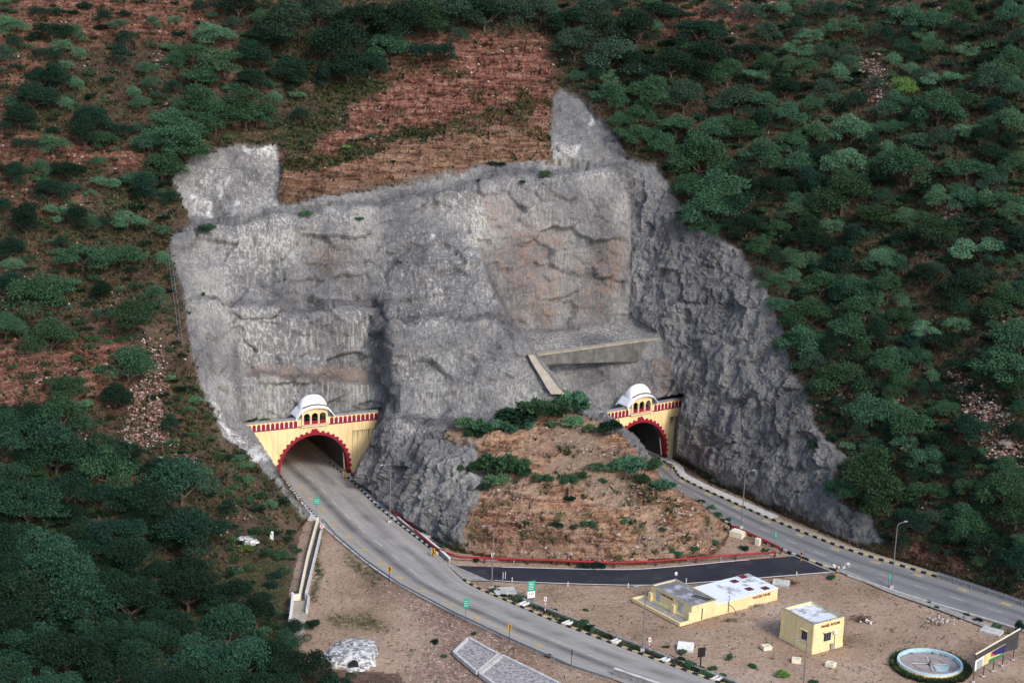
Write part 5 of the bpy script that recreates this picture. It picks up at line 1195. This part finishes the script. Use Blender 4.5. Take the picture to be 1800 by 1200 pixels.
def phrase(u,v):
    d=[math.hypot(u-x,v-y) for _,(x,y) in LAND]; i=int(np.argmin(d)); nm,(x,y)=LAND[i]
    if d[i]<35: return 'at '+nm
    dx,dy=u-x,v-y
    if abs(dx)>abs(dy): return ('right of ' if dx>0 else 'left of ')+nm
    return ('below ' if dy>0 else 'above ')+nm
TONE={'deep':'deep green','mid':'green','pale':'pale green','dark':'dark green','grey':'grey-green','lime':'lime green','leafy':'speckled leafy'}
SH={'round':'rounded','flat':'flat-topped','tall':'upright','bush':'low','spiky':'feathery'}
def plant(u,v,rpx,kind,mk,tree=True,lift=.0,squash=1.0,who=None):
    # (u,v) = middle of the crown as sighted; the foot stands on the slope just below it
    vb=v+rpx*(.62 if tree else .3)
    P_=T(u,vb); dist=np.linalg.norm(P_-CAM); s_=rpx*dist/F*(1.18 if tree else 1.1)
    nm='acacia_tree' if tree else 'shrub'
    o=bpy.data.objects.new(nm,None if tree else random.choice(CR[(kind,mk)])); C.objects.link(o)
    o.location=tuple(P_-np.array([0,0,.15])); o.rotation_euler=(0,0,random.uniform(0,6.28)); zs=s_*random.uniform(.85,1.1)*squash; o.scale=(s_,s_*random.uniform(.9,1.1),zs)
    size='small' if rpx<(22 if tree else 9) else 'large' if rpx>(38 if tree else 18) else 'medium'
    o['category']='tree' if tree else 'shrub'
    base='%s %s %s %s'%(size,TONE[mk],SH[kind],'tree' if tree else 'shrub')
    REG.append((o,base,who or phrase(u,v),u,tree))
    if tree:
        c=link('crown',random.choice(CR[(kind,mk)]),o); t=link('trunk',random.choice(TRK),o)
    return o
TR="""70,22,18,d 90,60,28,d 85,95,22,d 80,130,26,d 97,148,30,d 20,50,25,p 10,105,24,g 230,65,22,d 215,105,24,d 135,97,16,p 260,125,22,m 375,60,32,p 395,110,42,p 340,95,32,m 185,35,18,d 440,100,35,d 430,200,45,m 345,190,40,m 320,230,48,m 330,262,42,m 95,258,25,p 60,180,36,d 35,215,30,d 160,210,38,d 150,245,30,d 260,250,28,m 185,245,30,m 285,292,40,m 180,325,23,p 255,345,30,d 85,345,28,d 120,300,30,d 225,392,27,p 145,450,42,m 215,450,38,m 300,358,20,d 357,412,19,d 60,535,45,m 95,505,35,m 235,545,45,m 270,520,24,m 90,600,40,m 20,440,26,d 10,580,30,m 30,320,26,d 130,385,26,d 45,400,30,d 180,520,26,d 20,500,28,d
225,645,42,m 115,680,34,m 110,728,44,m 50,765,58,m 175,800,58,m 185,835,46,p 100,800,50,m 30,840,50,m 50,885,58,p 120,862,42,m 245,868,50,m 320,858,54,m 330,925,64,m 200,940,44,d 60,965,54,p 110,1012,58,p 40,1045,58,p 150,1062,58,p 280,1132,42,p 340,1152,48,p 400,1112,50,p 430,1162,50,p 530,1165,46,d 60,1122,50,p 120,1145,58,m 230,1052,58,d 330,1035,58,d 20,1175,42,p 340,1000,40,d 470,1150,40,m 240,990,46,d 410,1040,46,d 200,1180,48,m 480,1195,46,m 590,1195,32,d 10,960,46,m 10,745,36,m 300,755,24,d 520,1110,26,d 290,950,34,d 400,900,22,d 170,960,38,d 20,1110,44,m 450,1080,36,d
500,50,48,g 590,82,50,d 612,120,40,d 520,120,35,d 680,85,35,m 700,50,48,d 760,88,36,d 800,28,46,g 850,30,44,d 640,30,48,d 470,70,38,d 450,200,34,m 560,20,40,g 740,15,40,m 900,20,36,g 770,50,34,m 420,10,34,d 520,150,28,d 650,120,30,d 570,140,26,d 440,150,30,d 380,215,36,m 300,210,34,m 350,140,32,m
1010,85,36,g 1060,60,40,g 1070,102,44,g 1120,60,40,d 1150,165,40,m 1070,175,30,m 1240,105,40,d 1230,60,40,d 1120,240,34,m 1170,262,30,m 1230,292,48,m 1262,332,48,m 1252,375,46,m 1180,120,38,d 1000,40,34,d 950,20,32,g 1040,20,34,g 1110,110,36,d 1200,180,36,g 1190,220,34,m 1250,240,38,m 1290,290,36,d 1215,335,34,m 1290,375,36,d 1290,180,36,g 1280,130,34,m 1300,230,36,m 1160,30,34,d 1310,400,30,d 1240,405,24,m 1230,150,30,d
1375,21,20,p 1483,40,33,p 1592,29,32,m 1679,19,25,m 1425,69,22,p 1633,79,22,m 1700,87,22,p 1350,117,28,m 1404,121,28,p 1325,133,25,p 1471,137,23,p 1567,108,20,p 1658,137,30,p 1587,158,24,l 1567,183,30,m 1646,200,38,m 1767,212,32,p 1337,179,30,m 1387,204,30,m 1425,187,22,m 1437,233,26,p 1496,227,34,p 1550,225,20,m 1387,254,28,m 1337,272,35,m 1396,289,30,m 1483,283,36,p 1608,246,30,m 1558,262,20,p 1600,300,44,m 1700,292,35,m 1783,292,26,m 1479,348,45,m 1533,371,36,m 1587,379,26,p 1646,354,26,p 1400,371,26,p 1458,400,22,p 1642,408,38,m 1725,442,40,p 1550,454,30,p 1412,462,26,p 1337,437,28,m 1479,462,30,d
1404,608,33,m 1390,604,26,m 1437,608,22,m 1421,550,38,m 1496,575,40,m 1517,546,38,m 1587,562,28,m 1617,629,26,m 1558,642,34,m 1475,667,46,m 1521,721,38,m 1571,678,28,m 1646,679,17,d 1658,596,30,d 1600,750,36,m 1633,808,32,m 1637,858,28,m 1700,767,32,d 1700,808,30,d 1533,840,56,m 1483,862,30,m 1558,878,40,m 1771,637,54,m 1787,592,44,m 1791,678,30,m 1692,908,35,m 1708,942,34,m 1767,867,42,m 1783,905,40,m 1429,787,15,d 1740,960,34,d 1790,985,34,d 1660,960,28,d 1610,930,24,d 1590,960,18,d 1710,860,26,m 1460,620,28,d 1360,500,24,m 1370,530,26,m 1440,500,32,m 1500,500,32,m 1560,510,32,m 1620,490,30,d 1690,510,36,d 1760,530,36,m 1400,420,26,d 1350,330,30,d 1330,350,22,d 1420,330,30,d 1540,320,30,d 1620,340,28,d 1690,350,30,m 1760,350,30,m 1750,400,28,d 1790,440,32,d 1680,400,24,d 1590,420,26,d 1500,420,28,d 1440,430,26,d 1380,330,24,d 1740,270,28,d 1650,250,28,g 1720,240,26,d 1530,260,24,d 1440,275,26,d 1500,180,24,d 1610,200,24,d 1690,180,28,m 1740,150,30,g 1780,110,28,m 1730,110,24,d 1790,160,26,m 1540,60,22,g 1560,70,22,d 1640,40,26,m 1735,50,26,g 1780,30,28,m 1790,70,24,g 1440,20,24,g 1400,60,24,d 1350,60,26,g 1320,30,24,g 1310,90,26,d 1530,20,20,d 1450,100,22,g 1380,160,26,d 1450,160,22,g 1540,150,20,g 1340,220,26,d 1620,140,22,g 1600,100,20,d 1490,95,20,g 1680,50,22,d 1620,60,20,p 1750,190,24,d 1700,230,24,p 1550,290,24,m 1660,300,28,m 1740,320,26,g 1770,250,24,d 1440,350,30,m 1370,400,26,m 1360,460,24,d 1470,530,28,d 1540,590,30,d 1600,600,26,d 1680,640,24,d 1620,690,22,d 1560,760,24,d 1660,720,22,m 1650,780,24,d 1590,820,22,d 1590,920,28,d 1730,900,26,d 1790,760,26,d 1770,820,26,m"""
KM={'m':'mid','p':'pale','d':'dark','g':'grey','l':'lime'}
rs=random.Random(5); ntree=0; TC=[]
def okveg(u,v): return MK(grey,u,v)<.5 and not MK(gnd.astype(float),u,v)>.5
trees=[tuple(x.split(',')) for x in TR.split()]
small=[]
for u,v,r,k in trees:
    u,v,r=float(u)+rs.uniform(-2,2),float(v)+rs.uniform(-2,2),float(r)
    mk=KM[k]; kind=rs.choice(['round','round','flat','round'] if u>900 else ['flat','flat','round','round'])
    if u<560 and v>740: mk=({'p':'mid','m':'deep','d':'dark'} if v<860 else {'p':'deep','m':'dark','d':'dark'}).get(k,mk)  # lower-left crowns get darker leaves to paint in the vignette shade
    if k=='d' and rs.random()<.35: kind='tall' if r<34 else 'round'
    if kind=='tall' and mk not in('mid','dark'): kind='round'
    if kind=='flat' and mk not in ('mid','pale','dark','deep'): kind='round'
    TC.append((r,u,v,kind,mk)); ntree+=1
# smaller trees filling the gaps of the wood
def fill(poly,n,rmin,rmax,tones,tree,kinds,mind,avoid=.8,tries=40):
    global ntree
    xs=[p[0] for p in poly]; ys=[p[1] for p in poly]; k=0; t=0
    while k<n and t<n*tries:
        t+=1; u=rs.uniform(min(xs),max(xs)); v=rs.uniform(min(ys),max(ys))
        if not inpoly(poly,np.array([u]),np.array([v]))[0] or MK(sgrey,u,v+8)>.3: continue
        r=rs.uniform(rmin,rmax)
        if any((u-a)**2+((v-b)*1.15)**2<(avoid*(r+c))**2 for a,b,c in OCC): continue
        if rs.random()<MK(sred,u,v)*.6 or rs.random()<MK(scree,u,v)*.8: continue
        OCC.append((u,v,r)); mk=rs.choice(tones); kd=rs.choice(kinds)
        if (kd,mk) not in CR: kd='bush' if not tree else 'round'
        k+=1
        (TC if tree else CAND).append((r,u,v,kd,mk))
CAND=[]
OCC=[(float(a),float(b),float(c)) for a,b,c,_ in trees]
LEFTW=[(0,0),(480,0),(520,150),(480,230),(330,265),(295,320),(300,420),(310,560),(345,700),(440,830),(530,915),(520,960),(500,1100),(560,1200),(0,1200)]
RIGHTW=[(990,0),(1800,0),(1800,1050),(1570,950),(1480,870),(1440,740),(1380,600),(1340,490),(1210,400),(1150,290),(1080,230),(990,140)]
fill([(0,1000),(300,1000),(420,1080),(520,1130),(560,1200),(0,1200)],26,26,44,['dark','deep','dark','deep'],True,['round','flat'],0,.5)
fill([(0,700),(200,700),(420,900),(400,1000),(0,1000)],14,22,36,['dark','deep','dark'],True,['round','flat'],0,.55)
fill(RIGHTW,90,15,27,['mid','dark','pale','grey','mid','deep'],True,['round','round','flat'],0,.5)
fill([(0,0),(480,0),(520,150),(480,230),(330,265),(290,330),(290,600),(200,640),(0,640)],26,14,22,['mid','dark','deep','pale'],True,['round','flat'],0,.62)
fill([(0,0),(980,0),(960,60),(800,80),(600,180),(480,230),(330,265),(300,330),(0,330)],14,13,20,['dark','mid','grey','pale'],True,['round','flat'],0,.72)
print('TREES',ntree)
fill(RIGHTW,300,8,16,['dark','mid','grey','dark','pale'],False,['bush','spiky'],0,.72)
fill(LEFTW,260,6,15,['dark','mid','dark','mid','pale'],False,['bush','bush','spiky'],0,.66)
TC.sort(reverse=True); TI=[t_ for t_ in TC]
for r,u,v,kd,mk in TC[:300]: plant(u,v,r*1.04,kd,mk,True)
CAND.sort(reverse=True); NI=128
for r,u,v,kd,mk in CAND[:NI]: plant(u,v,r,kd,mk,False)
# single shrubs one can pick out on mound, cliff and verge
SHR="""817,744,17,leafy,bush 853,752,20,mid,spiky 885,757,20,mid,spiky 904,733,30,dark,spiky 944,725,25,mid,spiky 970,728,24,mid,spiky 1010,707,25,mid,spiky 970,747,10,leafy,bush 1010,744,18,leafy,bush 1035,755,14,leafy,bush 1059,752,12,leafy,bush 1080,760,20,dark,bush 867,813,28,mid,spiky 901,819,22,mid,spiky 877,845,20,leafy,bush 917,832,15,mid,spiky 955,847,13,mid,spiky 1000,845,14,mid,spiky 1024,835,11,mid,bush 1050,824,14,leafy,bush 1077,825,12,leafy,bush 1109,821,24,mid,spiky 1144,824,15,mid,bush 1165,856,16,mid,spiky 977,925,13,dark,bush 1035,923,13,mid,spiky 1096,917,11,leafy,bush 1001,881,10,dark,spiky 1008,928,8,grey,bush 1164,935,7,grey,bush 1190,888,9,grey,bush 1187,977,12,mid,bush 1050,992,15,dark,bush 1025,992,12,dark,bush 923,923,9,mid,bush 835,760,13,mid,spiky 920,752,13,mid,spiky 985,712,16,mid,spiky 830,830,14,mid,spiky 850,860,11,dark,bush 1130,840,12,mid,spiky 1060,845,7,mid,bush
540,379,13,leafy,bush 629,385,9,mid,bush 370,398,12,mid,bush 865,286,10,dark,bush 920,320,8,mid,bush 958,306,13,leafy,bush 842,315,7,mid,bush 880,290,9,dark,bush 355,523,6,mid,bush 650,248,11,mid,bush 612,262,9,lime,bush 742,240,10,mid,bush 690,283,7,dark,bush 582,287,7,mid,bush 466,738,14,lime,bush 447,736,10,mid,bush 500,740,10,dark,bush 590,728,9,dark,bush
1228,826,8,mid,bush 1240,833,9,mid,bush 1256,843,9,mid,bush 1272,852,8,dark,bush 1290,862,8,mid,bush 1250,890,10,leafy,spiky 1262,903,10,leafy,spiky 1276,912,9,mid,bush 1290,880,6,mid,bush 1232,880,8,dark,bush 640,848,7,mid,bush 655,862,7,dark,bush 708,915,12,mid,spiky 775,955,9,mid,bush 835,983,8,mid,bush 1220,965,10,mid,bush 1255,955,10,mid,bush 1345,965,8,mid,bush 1310,960,11,dark,bush
872,1035,10,mid,bush 885,1043,9,dark,bush 912,1050,11,mid,bush 972,1070,9,mid,bush 985,1090,10,dark,bush 1000,1083,6,mid,bush 1020,1092,13,mid,bush 1033,1100,12,dark,bush 1045,1106,10,mid,bush 1060,1112,9,mid,bush 1071,1116,8,dark,bush 1118,1135,8,mid,bush 1196,1158,12,dark,bush 1212,1165,14,mid,bush 1228,1172,12,dark,bush 1240,1180,13,mid,bush 1200,1145,10,leafy,bush 1250,1170,9,mid,bush 1282,1155,11,mid,tall 1323,1168,9,mid,bush 1378,1182,14,lime,flat 1432,1196,9,mid,bush 1270,1185,9,mid,bush 1634,1055,7,mid,bush 1647,1064,7,mid,bush 1702,1077,8,mid,bush 1719,1087,9,dark,bush 1752,1097,10,mid,bush 1790,1107,14,dark,tall 1461,1013,9,mid,bush 1171,1134,7,mid,bush 1030,1069,6,mid,bush
430,820,16,leafy,bush 368,770,10,leafy,bush 300,663,12,leafy,bush 455,870,13,mid,bush 500,975,16,mid,bush 430,965,16,lime,bush 415,1000,14,mid,bush 480,1010,16,dark,bush 545,1095,16,dark,bush 520,965,10,mid,bush 833,1128,7,mid,bush 560,1000,6,mid,bush 930,1180,9,dark,bush 885,1160,6,mid,bush 965,1150,7,dark,bush 780,1150,7,mid,bush 835,1110,7,mid,bush 762,1125,9,dark,bush 520,168,16,pale,tall"""
def where(u,v):
    if 760<u<1290 and 690<v<1000 and not(u>1215 and v<930 and v<u-345): return ('on the upper shelf of the earth mound' if v<775 else 'on the middle shelf of the earth mound' if v<870 else 'on the bare face of the earth mound' if v<960 else 'at the foot of the earth mound')
    if v<420 and 480<u<1000: return 'on the cliff and red rock brow' 
    if v<760 and 430<u<620: return 'behind the parapet of the left portal'
    if 1200<u<1300 and v<870: return 'along the foot of the right cliff'
    if u>1600 and v>1040: return 'on the verge of the right road'
    if 860<u<1300 and v>1030 and v<1190: return 'in the planted strip of the left road'
    if u>1250 and v>1150: return 'in the dirt yard near the panel room'
    if u<560: return 'on the brown slope beside the drain channel' if v>850 else 'on the grassy slope left of the cliff'
    return 'on the open ground beside the left road' if v>900 else 'at the foot of the cliffs'
for x in SHR.split():
    u,v,r,mk,kd=x.split(','); u,v,r=float(u),float(v),float(r); 
    if (kd,mk) not in CR: kd='bush' if mk!='mid' or kd!='tall' else 'tall'
    if (kd,mk) not in CR: kd='bush'
    if 780<u<1180 and 700<v<880: r*=1.3
    plant(u,v,r,kd,mk,False,who=where(u,v))
MK_=('dark','mid','pale','grey','deep','lime'); mats_=[LM[k] for k in MK_]
def merged(name,items,tree):
  VS=[];FS=[];MI=[]; nv=0
  for r,u,v,kd,mk in items:
    me=random.choice(CR[(kd,mk)]); co=np.empty(len(me.vertices)*3,np.float32); me.vertices.foreach_get('co',co); co=co.reshape(-1,3)[:(16000 if tree else 2400)]
    P_=T(u,v+r*(.62 if tree else .3)); s_=r*np.linalg.norm(P_-CAM)/F*1.18; VS.append(co*s_*(1 if tree else 1.05)+P_); k=len(co)//4; FS.append(np.arange(k*4).reshape(k,4)+nv); nv+=k*4; MI+=[MK_.index(mk)]*k
  tag(link(name,npmesh(name,np.concatenate(VS),np.concatenate(FS),mats_,False,np.array(MI))),kind='stuff')
merged('low_scrub',CAND[NI:],False); merged('small_forest_trees',TC[300:],True)
# dead tree
def dead(u,v,h,label):
    p=T(u,v); m=MB(); rr=random.Random(4); t=thing('dead_tree',label,'tree',tuple(p)); m.tube([(0,0,-.2),(.1,0,h*.4)],[.12,.08],6).build('trunk',M['conc_l'],t); m=MB()
    for k in range(9): a=rr.uniform(0,6.28); q=rr.uniform(.8,1.8); m.tube([(.1,0,h*.35),(q*.5*math.cos(a),q*.5*math.sin(a),h*.65),(q*math.cos(a),q*math.sin(a),h*rr.uniform(.8,1.1))],[.06,.04,.02],5)
    m.build('branches',M['conc_l'],t)
dead(1320,358,2.6,'small bare whitish dead tree between dark crowns above the right cliff')
# labels
from collections import defaultdict
GR=defaultdict(list)
for o,b,ph,u,tr in REG: GR[(b,ph)].append((u,o))
ORD_=['first','second','third','fourth','fifth','sixth','seventh','eighth','ninth','tenth','eleventh','twelfth','thirteenth','fourteenth','fifteenth','sixteenth','seventeenth','eighteenth','nineteenth','twentieth']
ORD=ORD_+['twenty-'+x for x in ORD_[:9]]+['thirtieth']+['thirty-'+x for x in ORD_[:9]]+['fortieth']
for (b,ph),L_ in GR.items():
    L_.sort(key=lambda q:q[0])
    for i,(u,o) in enumerate(L_):
        if len(L_)==1: lab='%s %s'%(b,ph)
        else: lab='%s %s, %s from left'%(b,ph,ORD[min(i,39)])
        o['label']=lab
    for i,(u,o) in enumerate(L_): o['group']=('trees' if L_[0][1]['category']=='tree' else 'shrubs')+' on the hillsides and verges'
# ground cover: one mesh of tufts
def tufts(name,n,sel,hmin,hmax,mats,mix,blades=5,kind='stuff'):
    Vs=[];mi=[]
    prob=np.clip(sel,0,1); prob[:, :]=prob*((UU>-60)&(UU<1860)&(VV>-60)&(VV<1260)); pr=prob.ravel()/prob.sum(); ix=rng.choice(NU*NV,n,p=pr); j,i=np.divmod(ix,NU); i=np.minimum(i,NU-2); j=np.minimum(j,NV-2)
    fx,fy=rng.random(n)[:,None],rng.random(n)[:,None]; p=(TP[j,i]*(1-fx)+TP[j,i+1]*fx)*(1-fy)+(TP[j+1,i]*(1-fx)+TP[j+1,i+1]*fx)*fy
    h=rng.uniform(hmin,hmax,n); 
    for b in range(blades):
        a=rng.uniform(0,6.28,n); dx=np.stack([np.cos(a),np.sin(a),0*a],1); w=(h*.16)[:,None]; tip=p+dx*(h*.75)[:,None]+np.array([0,0,1])*(h*rng.uniform(.5,1.1,n))[:,None]; sd=np.stack([-np.sin(a),np.cos(a),0*a],1)*w
        Vs.append(np.stack([p-sd,p+sd,tip],1)); 
    V=np.concatenate(Vs,0); nf=len(V); me=npmesh(name,V.reshape(-1,3),np.arange(3*nf).reshape(nf,3),mats,False,np.tile(rng.choice(len(mats),n,p=mix),blades)); o=link(name,me); tag(o,kind=kind); return o
gm=lambda c,n:plain(n,c,.9,.3,1.5)
edge=np.clip(1-hillm,0,1)
selh=np.clip(grass,0,1)*(1-sgrey)*(~fl)*(~fr)
road_m=np.zeros_like(UU)
GT=[gm((.045,.07,.025),'grass_green'),gm((.11,.085,.04),'grass_dry'),gm((.02,.045,.022),'grass_dark'),gm((.09,.045,.035),'heather_red')]
for st in (road1,road2,serv):
    Pg=TP.reshape(-1,3)[gnd.ravel()]; ix=np.flatnonzero(gnd.ravel()); hit=np.zeros(len(ix),bool)
    poly=[tuple(p_[:2]) for p_ in st.A]+[tuple(p_[:2]) for p_ in st.B[::-1]]; hit=inpoly(poly,Pg[:,0],Pg[:,1]); road_m.ravel()[ix[hit]]=1
road_m=blur(road_m,1.6)>.05
for ring in ([tuple(p_) for p_ in rect(-2.8,Lt+.3,-.5,Dp+1.6)],): 
    Pg=TP.reshape(-1,3); road_m|=inpoly(ring,Pg[:,0],Pg[:,1]).reshape(UU.shape)&gnd
tufts('undergrowth',42000,selh*(~gnd)*np.where(mnd>.5,.5,1.),.35,1.1,GT,[.35,.28,.3,.07])
tufts('slope_grass',1900,np.clip(glin,0,1)*gn*(~gnd)*(1-sgrey),.3,.8,GT,[.6,.3,.1,.0],6)
pg=(.03+.7*gpatch+1.2*np.clip(grass-.3,0,1))*gnd*(~road_m)
tufts('grass',21000,pg,.12,.38,GT,[.34,.33,.28,.05])
strip=np.clip(1-dline([(870,1032),(920,1055),(1000,1088),(1080,1122),(1170,1155),(1300,1206)])/7,0,1)*gnd*(~road_m)+np.clip(1-dline([(1500,1016),(1600,1052),(1700,1086),(1790,1115)])/6,0,1)*.10*gnd*(~road_m)
tufts('verge_plants',1300,strip,.25,.65,GT,[.45,.1,.35,.1])
fr_ring=np.hypot(TP[...,0]-p[0]*0-g(1634,1169)[0],TP[...,1]-g(1634,1169)[1]); tufts('grass_ring',2600,((fr_ring>5.0)&(fr_ring<6.0)&gnd)*1.,.3,.75,GT[:3],[.4,.1,.5])
# rubble: loose stones on scree
def stones(name,n,sel,s0,s1,mats,mix):
    base=np.array([(1,0,0),(0,1,0),(-1,0,0),(0,-1,0),(0,0,.8),(0,0,-.5)],float); fc=np.array([(0,1,4),(1,2,4),(2,3,4),(3,0,4),(1,0,5),(2,1,5),(3,2,5),(0,3,5)])
    sel=np.clip(sel,0,None)*((UU>-20)&(UU<1820)&(VV>-20)&(VV<1220)); ix=rng.choice(NU*NV,n,p=sel.ravel()/sel.sum()); p_=TP.reshape(-1,3)[ix]+rng.normal(size=(n,3))*np.array([.4,.4,0]); s_=rng.uniform(s0,s1,n)**1.0
    V=base[None]*(s_[:,None]*rng.uniform(.5,1.2,(n,3)))[:,None,:]; V=V+rng.normal(size=V.shape)*s_[:,None,None]*.15; V=V+p_[:,None,:]
    Fq=(fc[None]+(np.arange(n)*6)[:,None,None]).reshape(-1,3); me=npmesh(name,V.reshape(-1,3),Fq,mats,False,np.repeat(rng.choice(len(mats),n,p=mix),8)); return tag(link(name,me),kind='stuff')
SM=[plain('stone_pink',(.27,.15,.12),.9,.3,2),plain('stone_pale',(.42,.36,.32),.9,.2,2),plain('stone_dark',(.10,.06,.05),.9,.3,2)]
stones('rubble',8000,(scree*1.0+.03*sred)*(~gnd)*(1-sgrey),.12,.42,SM,[.5,.25,.25])
stones('gravel',3500,(scree+.015)*gnd*(~road_m),.06,.17,SM,[.4,.5,.1])

# ------------------------------------------------------------------ light
w=bpy.data.worlds.new('World'); bpy.context.scene.world=w; w.use_nodes=True
sk=w.node_tree.nodes.new('ShaderNodeTexSky'); sk.sky_type='NISHITA'; sk.sun_disc=False; sk.dust_density=2; sk.air_density=.9; sk.ozone_density=.8
SE,SA=math.radians(40),math.radians(38)      # sun height; bearing: from the right and behind the camera
sk.sun_elevation=SE
sdir=Vector((math.sin(SA)*math.cos(SE),-math.cos(SA)*math.cos(SE),math.sin(SE)))
sk.sun_rotation=math.atan2(sdir.x,sdir.y)
w.node_tree.links.new(sk.outputs[0],w.node_tree.nodes['Background'].inputs[0]); w.node_tree.nodes['Background'].inputs[1].default_value=.15
sd=bpy.data.lights.new('sun','SUN'); sd.energy=1.35; sd.angle=math.radians(14); sd.color=(1,.955,.90)
so=bpy.data.objects.new('sun',sd); C.objects.link(so); so.rotation_euler=sdir.to_track_quat('Z','Y').to_euler()
vs=bpy.context.scene.view_settings; vs.view_transform='Standard'; vs.look='None'; vs.exposure=.68; vs.gamma=1; vs.use_curve_mapping=False
